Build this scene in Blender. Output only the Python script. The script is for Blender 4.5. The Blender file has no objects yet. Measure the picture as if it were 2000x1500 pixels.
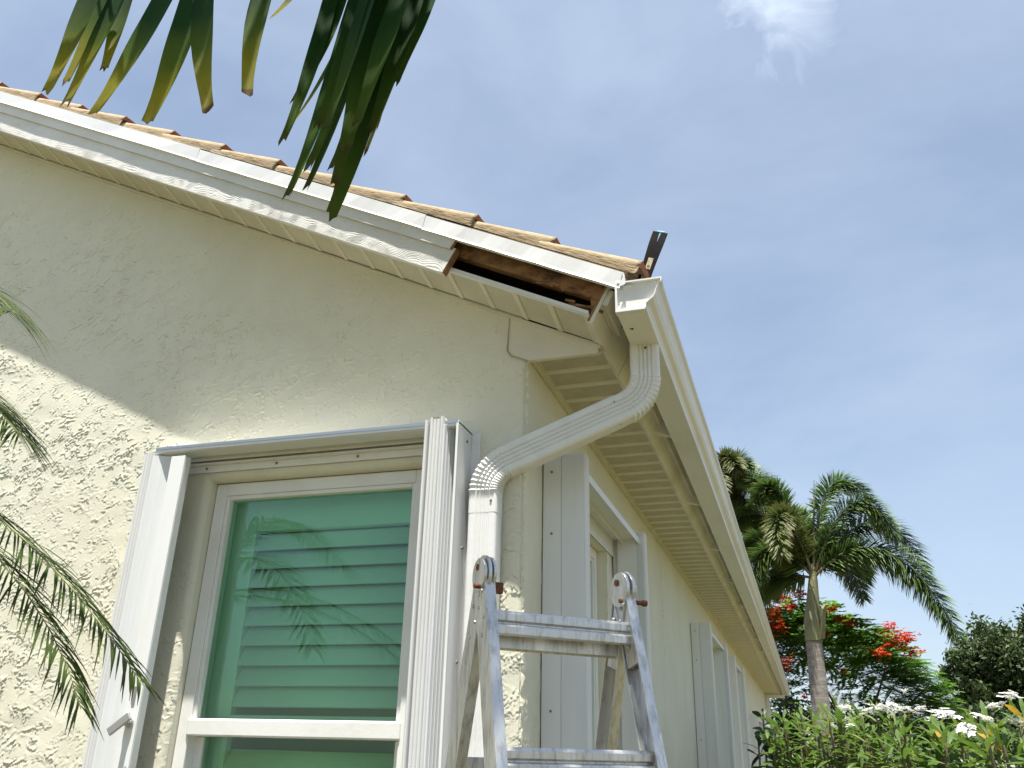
import bpy, math, random
import numpy as np
from mathutils import Vector, Matrix
random.seed(7); RNG = np.random.default_rng(11)
SC = bpy.context.scene
COL = SC.collection
# ------------------------------------------------------------------ camera
CAM = Vector((0.808, -2.6, 1.6)); FPX = 1676.2
cR = Vector((0.952, 0.305, 0.024)); cF = Vector((-0.289, 0.872, 0.395)).normalized()
cR = (cR - cF * cR.dot(cF)).normalized(); cU = cR.cross(cF)
cd = bpy.data.cameras.new('camera'); cam = bpy.data.objects.new('camera', cd); COL.objects.link(cam)
cam.matrix_world = Matrix(((cR.x, cU.x, -cF.x, CAM.x), (cR.y, cU.y, -cF.y, CAM.y), (cR.z, cU.z, -cF.z, CAM.z), (0, 0, 0, 1)))
cd.sensor_width = 36; cd.lens = FPX * 36 / 2000; cd.clip_start = 0.05; cd.clip_end = 2000
SC.camera = cam
# ------------------------------------------------------------------ sky, sun, exposure
SUN = Vector((0.13, -1.0, 4.72)).normalized()
w = bpy.data.worlds.new('World'); SC.world = w; w.use_nodes = True
nt = w.node_tree; nt.nodes.clear()
N = nt.nodes.new; L = nt.links.new
out = N('ShaderNodeOutputWorld'); bg = N('ShaderNodeBackground'); bg.inputs[1].default_value = 0.066
sky = N('ShaderNodeTexSky'); sky.sky_type = 'NISHITA'; sky.sun_disc = False
sky.sun_elevation = math.asin(SUN.z); sky.sun_rotation = math.atan2(SUN.x, SUN.y)
sky.air_density = 1.0; sky.dust_density = 1.0; sky.ozone_density = 0.9
tc = N('ShaderNodeTexCoord')
mp = N('ShaderNodeMapping'); mp.inputs['Scale'].default_value = (1.0, 1.0, 2.0); mp.inputs['Rotation'].default_value = (0.25, 0.1, 0.3)
L(tc.outputs['Generated'], mp.inputs[0])
n1 = N('ShaderNodeTexNoise'); n1.inputs['Scale'].default_value = 2.1; n1.inputs['Detail'].default_value = 7; n1.inputs['Roughness'].default_value = 0.55; n1.inputs['Distortion'].default_value = 0.3
L(mp.outputs[0], n1.inputs[0])
r1 = N('ShaderNodeValToRGB'); r1.color_ramp.elements[0].position = 0.33; r1.color_ramp.elements[0].color = (0.24,) * 3 + (1,); r1.color_ramp.elements[1].position = 0.74; r1.color_ramp.elements[1].color = (0.60,) * 3 + (1,)
L(n1.outputs[0], r1.inputs[0])
# small puffs of denser cloud
n2 = N('ShaderNodeTexNoise'); n2.inputs['Scale'].default_value = 3.6; n2.inputs['Detail'].default_value = 9; n2.inputs['Roughness'].default_value = 0.6; n2.inputs['Distortion'].default_value = 0.3
mp2 = N('ShaderNodeMapping'); mp2.inputs['Location'].default_value = (0.0, 0.0, 0.0); mp2.inputs['Scale'].default_value = (1, 1, 1.3)
L(tc.outputs['Generated'], mp2.inputs[0]); L(mp2.outputs[0], n2.inputs[0])
r2 = N('ShaderNodeValToRGB'); r2.color_ramp.elements[0].position = 0.62; r2.color_ramp.elements[0].color = (0, 0, 0, 1); r2.color_ramp.elements[1].position = 0.80; r2.color_ramp.elements[1].color = (0.8,) * 3 + (1,)
L(n2.outputs[0], r2.inputs[0])
CD = (cF + cR * ((1510 - 1000) / FPX) - cU * ((38 - 750) / FPX)).normalized()      # where the one puffy cloud floats
dp_ = N('ShaderNodeVectorMath'); dp_.operation = 'DOT_PRODUCT'; dp_.inputs[1].default_value = CD; nrmv = N('ShaderNodeVectorMath'); nrmv.operation = 'NORMALIZE'; L(tc.outputs['Generated'], nrmv.inputs[0]); L(nrmv.outputs[0], dp_.inputs[0])
mr = N('ShaderNodeMapRange'); mr.inputs['From Min'].default_value = 0.980; mr.inputs['From Max'].default_value = 1.0; mr.inputs['To Min'].default_value = -0.55; mr.inputs['To Max'].default_value = 0.19; L(dp_.outputs['Value'], mr.inputs[0])
n3 = N('ShaderNodeTexNoise'); n3.inputs['Scale'].default_value = 10.0; n3.inputs['Detail'].default_value = 8; n3.inputs['Roughness'].default_value = 0.58; n3.inputs['Distortion'].default_value = 0.8; L(tc.outputs['Generated'], n3.inputs[0])
sm_ = N('ShaderNodeMath'); sm_.operation = 'ADD'; L(mr.outputs[0], sm_.inputs[0]); L(n3.outputs[0], sm_.inputs[1])
r3 = N('ShaderNodeValToRGB'); r3.color_ramp.elements[0].position = 0.44; r3.color_ramp.elements[0].color = (0, 0, 0, 1); r3.color_ramp.elements[1].position = 0.86; r3.color_ramp.elements[1].color = (1, 1, 1, 1); L(sm_.outputs[0], r3.inputs[0])
m0 = N('ShaderNodeMath'); m0.operation = 'MAXIMUM'; L(r3.outputs[0], m0.inputs[0]); L(r2.outputs[0], m0.inputs[1])
mx = N('ShaderNodeMath'); mx.operation = 'MAXIMUM'; L(r1.outputs[0], mx.inputs[0]); L(m0.outputs[0], mx.inputs[1])
mixc = N('ShaderNodeMix'); mixc.data_type = 'RGBA'; mixc.inputs['B'].default_value = (4.9, 5.75, 6.9, 1)
L(mx.outputs[0], mixc.inputs['Factor']); L(sky.outputs[0], mixc.inputs['A']); L(mixc.outputs['Result'], bg.inputs[0]); L(bg.outputs[0], out.inputs[0])
sd = bpy.data.lights.new('sun', 'SUN'); sd.energy = 5.0; sd.angle = math.radians(0.53); sd.color = (1, 0.955, 0.88)
so = bpy.data.objects.new('sun', sd); COL.objects.link(so); so.location = SUN * 30
so.rotation_euler = SUN.to_track_quat('Z', 'Y').to_euler()
SC.view_settings.view_transform = 'Standard'; SC.view_settings.look = 'None'; SC.view_settings.gamma = 1
SC.view_settings.exposure = 1.26
SC.render.engine = 'CYCLES'
SC.cycles.max_bounces = 8; SC.cycles.transparent_max_bounces = 16
SC.render.resolution_x = 1024; SC.render.resolution_y = 768

# ------------------------------------------------------------------ helpers
def at(px, py, Y):
    d = cF + cR * ((px - 1000) / FPX) - cU * ((py - 750) / FPX)
    return CAM + d * ((Y - CAM.y) / d.y)

MATS = {}
def mat(name, col, rough=0.5, vary=0.0, vscale=8.0, col2=None, bump=0.0, bscale=60.0, metal=0.0, spec=0.5, transl=0.0, stretch=(1, 1, 1), ramp=(0.35, 0.65), detail=6):
    if name in MATS: return MATS[name]
    m = bpy.data.materials.new(name); m.use_nodes = True; t = m.node_tree; nn = t.nodes.new; ll = t.links.new
    b = t.nodes['Principled BSDF']; b.inputs['Roughness'].default_value = rough; b.inputs['Metallic'].default_value = metal
    b.inputs['Specular IOR Level'].default_value = spec
    b.inputs['Base Color'].default_value = (*col, 1)
    c = nn('ShaderNodeTexCoord'); mpn = nn('ShaderNodeMapping'); mpn.inputs['Scale'].default_value = stretch; ll(c.outputs['Object'], mpn.inputs[0])
    src = None
    if col2 is not None or vary:
        a = nn('ShaderNodeTexNoise'); a.inputs['Scale'].default_value = vscale; a.inputs['Detail'].default_value = detail; a.inputs['Roughness'].default_value = 0.65
        ll(mpn.outputs[0], a.inputs[0])
        rp = nn('ShaderNodeValToRGB'); rp.color_ramp.elements[0].position = ramp[0]; rp.color_ramp.elements[1].position = ramp[1]
        c2 = col2 if col2 is not None else tuple(x * (1 - vary) for x in col)
        rp.color_ramp.elements[0].color = (*c2, 1); rp.color_ramp.elements[1].color = (*col, 1)
        ll(a.outputs[0], rp.inputs[0]); ll(rp.outputs[0], b.inputs['Base Color']); src = rp
    if bump:
        a2 = nn('ShaderNodeTexNoise'); a2.inputs['Scale'].default_value = bscale; a2.inputs['Detail'].default_value = 5; ll(mpn.outputs[0], a2.inputs[0])
        bp = nn('ShaderNodeBump'); bp.inputs['Strength'].default_value = bump; bp.inputs['Distance'].default_value = 0.01
        ll(a2.outputs[0], bp.inputs['Height']); ll(bp.outputs[0], b.inputs['Normal'])
    if transl:
        tr = nn('ShaderNodeBsdfTranslucent'); ms = nn('ShaderNodeMixShader'); ms.inputs[0].default_value = transl
        if src: ll(src.outputs[0], tr.inputs[0])
        else: tr.inputs[0].default_value = (*col, 1)
        o = t.nodes['Material Output']; ll(b.outputs[0], ms.inputs[1]); ll(tr.outputs[0], ms.inputs[2]); ll(ms.outputs[0], o.inputs[0])
    MATS[name] = m; return m

class MB:
    def __init__(s): s.v = []; s.f = []; s.uv = None
    def add(s, vs, fs):
        o = len(s.v); s.v += [tuple(p) for p in vs]; s.f += [tuple(i + o for i in f) for f in fs]; return s
    def box(s, x0, x1, y0, y1, z0, z1):
        return s.add([(x0, y0, z0), (x1, y0, z0), (x1, y1, z0), (x0, y1, z0), (x0, y0, z1), (x1, y0, z1), (x1, y1, z1), (x0, y1, z1)],
                     [(0, 3, 2, 1), (4, 5, 6, 7), (0, 1, 5, 4), (1, 2, 6, 5), (2, 3, 7, 6), (3, 0, 4, 7)])
    def hexa(s, pts):   # 8 points, bottom ring then top ring
        return s.add(pts, [(0, 3, 2, 1), (4, 5, 6, 7), (0, 1, 5, 4), (1, 2, 6, 5), (2, 3, 7, 6), (3, 0, 4, 7)])
    def obox(s, c, ax, ay, az):   # oriented box, half vectors
        c = Vector(c); ax = Vector(ax); ay = Vector(ay); az = Vector(az)
        return s.hexa([c - ax - ay - az, c + ax - ay - az, c + ax + ay - az, c - ax + ay - az, c - ax - ay + az, c + ax - ay + az, c + ax + ay + az, c - ax + ay + az])
    def prism(s, poly, a, b, caps=True):   # poly: list of Vectors offsets swept from a to b
        a = Vector(a); b = Vector(b); n = len(poly)
        vs = [a + p for p in poly] + [b + p for p in poly]
        fs = [(i, (i + 1) % n, n + (i + 1) % n, n + i) for i in range(n)]
        if caps: fs += [tuple(range(n))[::-1], tuple(range(n, 2 * n))]
        return s.add(vs, fs)
    def tube(s, pts, rads, n=10, caps=True):
        pts = [Vector(p) for p in pts]; rings = []
        if not hasattr(rads, '__len__'): rads = [rads] * len(pts)
        up = None
        for i, p in enumerate(pts):
            d = (pts[min(i + 1, len(pts) - 1)] - pts[max(i - 1, 0)]).normalized()
            if up is None: up = d.orthogonal().normalized()
            up = (up - d * up.dot(d)).normalized(); sd_ = d.cross(up)
            rings.append([p + (up * math.cos(2 * math.pi * k / n) + sd_ * math.sin(2 * math.pi * k / n)) * rads[i] for k in range(n)])
        o = len(s.v)
        vs = [q for r in rings for q in r]
        fs = [(i * n + k, i * n + (k + 1) % n, (i + 1) * n + (k + 1) % n, (i + 1) * n + k) for i in range(len(pts) - 1) for k in range(n)]
        if caps: fs += [tuple(range(n))[::-1], tuple((len(pts) - 1) * n + k for k in range(n))]
        return s.add(vs, fs)
    def build(s, name, m, parent=None, smooth=False, bevel=0.0):
        me = bpy.data.meshes.new(name); me.from_pydata(s.v, [], s.f); me.update()
        return finish(me, name, m, parent, smooth, bevel)

def finish(me, name, m, parent=None, smooth=False, bevel=0.0):
    if m is not None: me.materials.append(m)
    if smooth: me.polygons.foreach_set('use_smooth', [True] * len(me.polygons))
    o = bpy.data.objects.new(name, me); COL.objects.link(o)
    if parent: o.parent = parent
    if bevel:
        b = o.modifiers.new('bevel', 'BEVEL'); b.width = bevel; b.segments = 2; b.limit_method = 'ANGLE'; b.angle_limit = math.radians(40)
    return o

def npmesh(name, V, F, m, parent=None, smooth=True):
    me = bpy.data.meshes.new(name); V = np.asarray(V, np.float32); F = np.asarray(F, np.int32); k = F.shape[1]
    me.vertices.add(len(V)); me.vertices.foreach_set('co', V.ravel())
    me.loops.add(F.size); me.loops.foreach_set('vertex_index', F.ravel())
    me.polygons.add(len(F)); me.polygons.foreach_set('loop_start', np.arange(0, F.size, k, dtype=np.int32)); me.polygons.foreach_set('loop_total', np.full(len(F), k, np.int32))
    me.update(calc_edges=True); me.validate()
    return finish(me, name, m, parent, smooth)

def empty(name, loc, label, cat, group=None):
    o = bpy.data.objects.new(name, None); COL.objects.link(o); o.location = loc; o.empty_display_size = 0.2
    o['label'] = label; o['category'] = cat
    if group: o['group'] = group
    return o
def lab(o, t): o['label'] = t; return o
def stuff(o): o['kind'] = 'stuff'; return o

def fft_noise(nx, nz, dx, dz, lx, lz, rng, width=0.45, rot=0.0):
    """band-pass noise, wavelengths lx, lz metres, unit std"""
    wn = rng.standard_normal((nz, nx)); Fq = np.fft.rfft2(wn)
    fx = np.fft.rfftfreq(nx, dx)[None, :]; fz = np.fft.fftfreq(nz, dz)[:, None]
    c, q = math.cos(rot), math.sin(rot); gx = (fx * c + fz * q) * lx; gz = (-fx * q + fz * c) * lz
    Fq *= np.exp(-((np.sqrt(gx ** 2 + gz ** 2) - 1) / width) ** 2)
    n = np.fft.irfft2(Fq, (nz, nx)); return n / n.std()
def sstep(a, b, x):
    t = np.clip((x - a) / (b - a), 0, 1); return t * t * (3 - 2 * t)
def stucco_height(nx, nz, dx, dz, seed):
    r = np.random.default_rng(seed)
    R_ = 0.35
    n = fft_noise(nx, nz, dx, dz, 0.17, 0.085, r, 0.45, R_) + 0.20 * fft_noise(nx, nz, dx, dz, 0.040, 0.030, r, 0.5)
    n2 = fft_noise(nx, nz, dx, dz, 0.12, 0.065, r, 0.45, R_) + 0.20 * fft_noise(nx, nz, dx, dz, 0.034, 0.026, r, 0.5)
    m = sstep(-0.45, 0.45, fft_noise(nx, nz, dx, dz, 0.12, 0.085, r, 0.6, R_))
    m2 = sstep(-0.25, 0.65, fft_noise(nx, nz, dx, dz, 0.10, 0.07, r, 0.6, R_))
    big = 0.55 + 0.45 * sstep(-1.0, 0.8, fft_noise(nx, nz, dx, dz, 0.8, 0.6, r, 0.6))
    s1 = np.mod(n * 0.85, 1.0); s2 = np.mod(n2 * 0.8 + 0.3, 1.0)
    h = big * (m * (0.0024 * s1 ** 5 - 0.0017 * np.exp(-(s1 / 0.13) ** 2)) + m2 * (0.0022 * s2 ** 5 - 0.0015 * np.exp(-(s2 / 0.14) ** 2))) + 0.00004 * fft_noise(nx, nz, dx, dz, 0.013, 0.013, r, 0.6) + 0.0004 * fft_noise(nx, nz, dx, dz, 0.25, 0.15, r, 0.6)
    # soften the steps a little
    h = 0.88 * h + 0.03 * (np.roll(h, 1, 0) + np.roll(h, -1, 0) + np.roll(h, 1, 1) + np.roll(h, -1, 1))
    return h - h.mean()

def sweep(pts, normals, prof, scales, closed=True):
    """sweep a closed 2D profile (u along binormal, v along normal); returns verts, faces"""
    P = [Vector(p) for p in pts]; n = len(prof); vs = []
    for i, p in enumerate(P):
        d = (P[min(i + 1, len(P) - 1)] - P[max(i - 1, 0)]).normalized(); nn = Vector(normals[i]); nn = (nn - d * nn.dot(d)).normalized(); b = nn.cross(d)
        vs += [p + b * (q[0] * scales[i]) + nn * (q[1] * scales[i]) for q in prof]
    fs = [(i * n + k, i * n + (k + 1) % n, (i + 1) * n + (k + 1) % n, (i + 1) * n + k) for i in range(len(P) - 1) for k in range(n)]
    return vs, fs

# ------------------------------------------------------------------ materials
M_STUCCO = mat('stucco', (0.755, 0.735, 0.605), 0.9, col2=(0.69, 0.67, 0.545), vscale=2.5, bump=0.10, bscale=260, spec=0.2)
M_SMOOTHST = mat('smooth_stucco', (0.73, 0.70, 0.60), 0.85, col2=(0.68, 0.65, 0.55), vscale=6, bump=0.15, bscale=120, spec=0.2)
M_SOFFIT = mat('soffit_vinyl', (0.72, 0.68, 0.55), 0.5, col2=(0.63, 0.59, 0.46), vscale=9, spec=0.35, ramp=(0.25, 0.6))
M_SOFFP = mat('perforated_soffit', (0.53, 0.49, 0.37), 0.6, col2=(0.42, 0.38, 0.27), vscale=12, spec=0.3, ramp=(0.25, 0.6))
M_WHITE = mat('white_paint', (0.80, 0.80, 0.77), 0.45, col2=(0.72, 0.71, 0.66), vscale=7, ramp=(0.22, 0.55), bump=0.04, bscale=90)
M_DRIP = mat('drip_metal', (0.80, 0.81, 0.82), 0.35, col2=(0.74, 0.745, 0.75), vscale=4, ramp=(0.2, 0.6), bump=0.03, bscale=14)
M_ALU = mat('white_aluminium', (0.79, 0.795, 0.79), 0.38, col2=(0.71, 0.71, 0.69), vscale=16, ramp=(0.2, 0.5), stretch=(1, 1, 0.12), bump=0.02, bscale=120)
M_GUT = mat('gutter_paint', (0.79, 0.78, 0.73), 0.35, col2=(0.67, 0.645, 0.56), vscale=5, ramp=(0.22, 0.5), stretch=(1, 0.4, 1), bump=0.02, bscale=40)
M_SPOUT = mat('downspout_paint', (0.79, 0.79, 0.775), 0.36, col2=(0.69, 0.68, 0.64), vscale=11, ramp=(0.2, 0.5), bump=0.03, bscale=70)
M_FASCIA = mat('painted_fascia', (0.80, 0.795, 0.765), 0.6, col2=(0.72, 0.70, 0.64), vscale=5, ramp=(0.25, 0.6), bump=0.1, bscale=160)
M_EFASC = mat('eave_fascia_paint', (0.75, 0.72, 0.63), 0.55, col2=(0.58, 0.54, 0.44), vscale=4, ramp=(0.25, 0.6), bump=0.06, bscale=60)
M_WOOD = mat('rotted_wood', (0.34, 0.175, 0.075), 0.85, col2=(0.055, 0.026, 0.013), vscale=6.5, ramp=(0.38, 0.60), stretch=(1.0, 1, 2), detail=10, bump=0.6, bscale=70)
M_ENDG = mat('cut_wood', (0.36, 0.185, 0.075), 0.85, col2=(0.22, 0.10, 0.04), vscale=60, bump=0.3, bscale=150)
M_TILE = mat('clay_tile', (0.44, 0.345, 0.222), 0.9, col2=(0.25, 0.185, 0.112), vscale=17, ramp=(0.3, 0.62), bump=0.4, bscale=60, spec=0.2, detail=10, stretch=(0.5, 1, 2.2))
M_TRED = mat('clay_tile_body', (0.30, 0.115, 0.06), 0.9, col2=(0.21, 0.075, 0.04), vscale=30, bump=0.4, bscale=120)
M_DARK = mat('painted_cavity_shade', (0.03, 0.024, 0.018), 0.95)  # near black, puts the shade of the closed cavities into the colour
M_RUBBER = mat('dark_gasket', (0.05, 0.05, 0.045), 0.7)
M_SCREW = mat('screw_steel', (0.25, 0.23, 0.2), 0.5, metal=0.6)
M_LOUVER = mat('louver_white', (0.84, 0.85, 0.83), 0.45)
M_LADDER = mat('ladder_aluminium', (0.66, 0.655, 0.64), 0.36, col2=(0.36, 0.345, 0.32), vscale=70, ramp=(0.30, 0.52), metal=0.7, bump=0.12, bscale=160, detail=10, stretch=(1, 1, 0.18))
M_RUST = mat('rust', (0.23, 0.085, 0.035), 0.85, col2=(0.10, 0.04, 0.02), vscale=80, bump=0.4, bscale=200)
M_BAR = mat('pry_bar_steel', (0.012, 0.012, 0.013), 0.8, col2=(0.02, 0.019, 0.018), vscale=40, spec=0.08)
M_BLUE = mat('blue_tip', (0.10, 0.40, 0.55), 0.5)
M_STICK = mat('sticker', (0.50, 0.45, 0.29), 0.6, col2=(0.35, 0.32, 0.20), vscale=90, ramp=(0.4, 0.55))
M_INK = mat('ink', (0.03, 0.03, 0.03), 0.6)
M_BLADE = mat('shutter_shade', (0.74, 0.755, 0.76), 0.4, col2=(0.67, 0.68, 0.68), vscale=14, stretch=(1, 1, 0.1), ramp=(0.25, 0.55))

def glass_mat():
    m = bpy.data.materials.new('green_glass'); m.use_nodes = True; t = m.node_tree; t.nodes.clear(); nn = t.nodes.new
    o = nn('ShaderNodeOutputMaterial'); tr = nn('ShaderNodeBsdfTransparent'); tr.inputs[0].default_value = (0.76, 0.95, 0.83, 1)
    gl = nn('ShaderNodeBsdfGlossy'); gl.inputs['Roughness'].default_value = 0.012; gl.inputs[0].default_value = (0.95, 1, 0.97, 1)
    fr = nn('ShaderNodeFresnel'); fr.inputs[0].default_value = 1.5; mxs = nn('ShaderNodeMixShader')
    c = nn('ShaderNodeTexCoord'); nz = nn('ShaderNodeTexNoise'); nz.inputs['Scale'].default_value = 2.5; t.links.new(c.outputs['Object'], nz.inputs[0])
    bp = nn('ShaderNodeBump'); bp.inputs['Strength'].default_value = 0.03; bp.inputs['Distance'].default_value = 0.02; t.links.new(nz.outputs[0], bp.inputs['Height']); t.links.new(bp.outputs[0], gl.inputs['Normal'])
    t.links.new(fr.outputs[0], mxs.inputs[0]); t.links.new(tr.outputs[0], mxs.inputs[1]); t.links.new(gl.outputs[0], mxs.inputs[2]); t.links.new(mxs.outputs[0], o.inputs[0])
    return m
M_GLASS = glass_mat()

def leaf_ramp_mat(name, stops, transl=0.4, rough=0.4, vary=0.25, spec=0.5):
    """colour along the leaf (UV v)"""
    m = bpy.data.materials.new(name); m.use_nodes = True; t = m.node_tree; nn = t.nodes.new; ll = t.links.new
    b = t.nodes['Principled BSDF']; b.inputs['Roughness'].default_value = rough; b.inputs['Specular IOR Level'].default_value = spec
    uv = nn('ShaderNodeUVMap'); sp = nn('ShaderNodeSeparateXYZ'); ll(uv.outputs[0], sp.inputs[0])
    c = nn('ShaderNodeTexCoord'); nz = nn('ShaderNodeTexNoise'); nz.inputs['Scale'].default_value = 9; nz.inputs['Detail'].default_value = 6; ll(c.outputs['Object'], nz.inputs[0])
    ad = nn('ShaderNodeMath'); ad.operation = 'MULTIPLY_ADD'; ll(nz.outputs[0], ad.inputs[0]); ad.inputs[1].default_value = vary; ll(sp.outputs[1], ad.inputs[2])
    sb = nn('ShaderNodeMath'); sb.operation = 'SUBTRACT'; ll(ad.outputs[0], sb.inputs[0]); sb.inputs[1].default_value = vary * 0.5
    rp = nn('ShaderNodeValToRGB'); el = rp.color_ramp.elements
    el[0].position = stops[0][0]; el[0].color = (*stops[0][1], 1); el[1].position = stops[-1][0]; el[1].color = (*stops[-1][1], 1)
    for p, cc in stops[1:-1]: e = el.new(p); e.color = (*cc, 1)
    ll(sb.outputs[0], rp.inputs[0]); ll(rp.outputs[0], b.inputs['Base Color'])
    st = nn('ShaderNodeTexNoise'); st.inputs['Scale'].default_value = 1.0; mpn = nn('ShaderNodeMapping'); mpn.inputs['Scale'].default_value = (60, 1.2, 1); ll(uv.outputs[0], mpn.inputs[0]); ll(mpn.outputs[0], st.inputs[0])
    bp = nn('ShaderNodeBump'); bp.inputs['Strength'].default_value = 0.6; bp.inputs['Distance'].default_value = 0.004; ll(st.outputs[0], bp.inputs['Height']); ll(bp.outputs[0], b.inputs['Normal'])
    tr = nn('ShaderNodeBsdfTranslucent'); ll(rp.outputs[0], tr.inputs[0]); ms = nn('ShaderNodeMixShader'); ms.inputs[0].default_value = transl
    o = t.nodes['Material Output']; ll(b.outputs[0], ms.inputs[1]); ll(tr.outputs[0], ms.inputs[2]); ll(ms.outputs[0], o.inputs[0])
    return m

# ================================================================== GROUND
g = MB(); g.add([(-400, -400, 0), (400, -400, 0), (400, 600, 0), (-400, 600, 0)], [(0, 1, 2, 3)])
M_GROUND = mat('lawn', (0.10, 0.082, 0.028), 0.95, col2=(0.06, 0.058, 0.018), vscale=1.4, ramp=(0.3, 0.65), bump=0.5, bscale=40, detail=10)
go = g.build('ground', M_GROUND); go['kind'] = 'structure'

# ================================================================== HOUSE
house = empty('house', (0, 0, 0), 'cream stucco house with tan tile roof and white trim, its rake board partly torn off', 'house')
SL = 0.492
def rz(x, off=0.0): return 2.886 - SL * (x - 0.257) + off
XL = -4.0          # left end of what is built
YE = 17.8          # far end of the side wall
# ---- gable wall (real relief)
def gable_wall():
    dx = dz = 0.0036; x0, x1, z0, z1 = -3.25, 0.0, 1.25, 4.75
    nx = int((x1 - x0) / dx) + 1; nz = int((z1 - z0) / dz) + 1
    xs = np.linspace(x0, x1, nx); zs = np.linspace(z0, z1, nz); h = stucco_height(nx, nz, dx, dz, 3)
    X, Z = np.meshgrid(xs, zs)
    top = 2.886 - SL * (X - 0.257)
    # flatter near the soffit: trowelled smoother there
    h = h * (0.75 + 0.25 * sstep(0.05, 0.55, top - Z))
    ox0, ox1, oz1 = -1.235, -0.365, 2.51
    r = 0.03
    d = np.maximum(np.maximum(ox0 - X, X - ox1), Z - oz1); d = np.where((X > ox0 - 0.2) & (X < ox1 + 0.2), d, 9)
    dd = np.clip(d, 0, r); rnd = r - np.sqrt(np.maximum(r * r - (r - dd) ** 2, 0)); rnd = np.where(d < r, rnd, 0)
    Y = -h + rnd * 0.8
    edge = sstep(-0.02, 0.0, X); Y = Y + edge * 0.006
    X2 = X + (X > -0.001) * (0.004 * fft_noise(nx, nz, dx, dz, 0.05, 0.03, np.random.default_rng(5), 0.6))
    idx = np.arange(nx * nz).reshape(nz, nx)
    F = np.stack([idx[:-1, :-1], idx[:-1, 1:], idx[1:, 1:], idx[1:, :-1]], -1).reshape(-1, 4)
    cx = 0.25 * (X[:-1, :-1] + X[1:, 1:]) * 2; cz = 0.25 * (Z[:-1, :-1] + Z[1:, 1:]) * 2
    ctop = 2.886 - SL * (cx - 0.257)
    keep = (cz < ctop + 0.06) & ~((cx > ox0) & (cx < ox1) & (cz < oz1))
    F = F[keep.ravel()]
    sag = np.maximum(h + 0.0006, 0) * (np.abs(d) > 0.03)          # lips sag downwards, as trowelled stucco does
    V = np.stack([X2, Y, Z - 1.6 * sag], -1).reshape(-1, 3)
    used = np.zeros(len(V), bool); used[F.ravel()] = True; remap = np.cumsum(used) - 1
    V = V[used]; F = remap[F]
    # coarse remainder + reveal
    extra_v = []; extra_f = []
    def quad(*p):
        o = len(V) + len(extra_v); extra_v.extend(p); extra_f.append((o, o + 1, o + 2, o + 3))
    quad((XL, 0, 0), (-3.25, 0, 0), (-3.25, 0, rz(-3.25)), (XL, 0, rz(XL)))
    quad((-3.25, 0, 0), (ox0, 0, 0), (ox0, 0, 1.25), (-3.25, 0, 1.25)); quad((ox1, 0, 0), (0, 0, 0), (0, 0, 1.25), (ox1, 0, 1.25)); quad((ox0, 0, 0), (ox1, 0, 0), (ox1, 0, 0.95), (ox0, 0, 0.95))
    e = 0.018; q0, q1, qz = ox0 - 0.001, ox1 + 0.001, oz1 + 0.001
    quad((q0, e, 0.95), (q0, e, qz), (q0, 0.2, qz), (q0, 0.2, 0.95)); quad((q1, e, 0.95), (q1, 0.2, 0.95), (q1, 0.2, qz), (q1, e, qz)); quad((q0, e, qz), (q1, e, qz), (q1, 0.2, qz), (q0, 0.2, qz))
    quad((q0 - .1, 0.03, 0.9), (q0, 0.03, 0.9), (q0, 0.03, qz + .1), (q0 - .1, 0.03, qz + .1)); quad((q1, 0.03, 0.9), (q1 + .1, 0.03, 0.9), (q1 + .1, 0.03, qz + .1), (q1, 0.03, qz + .1)); quad((q0, 0.03, qz), (q1, 0.03, qz), (q1, 0.03, qz + .1), (q0, 0.03, qz + .1))
    V = np.concatenate([V, np.array(extra_v)]); F = np.concatenate([F, np.array(extra_f)])
    return npmesh('gable_wall', V, F, M_STUCCO, house)
gable_wall()
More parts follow.
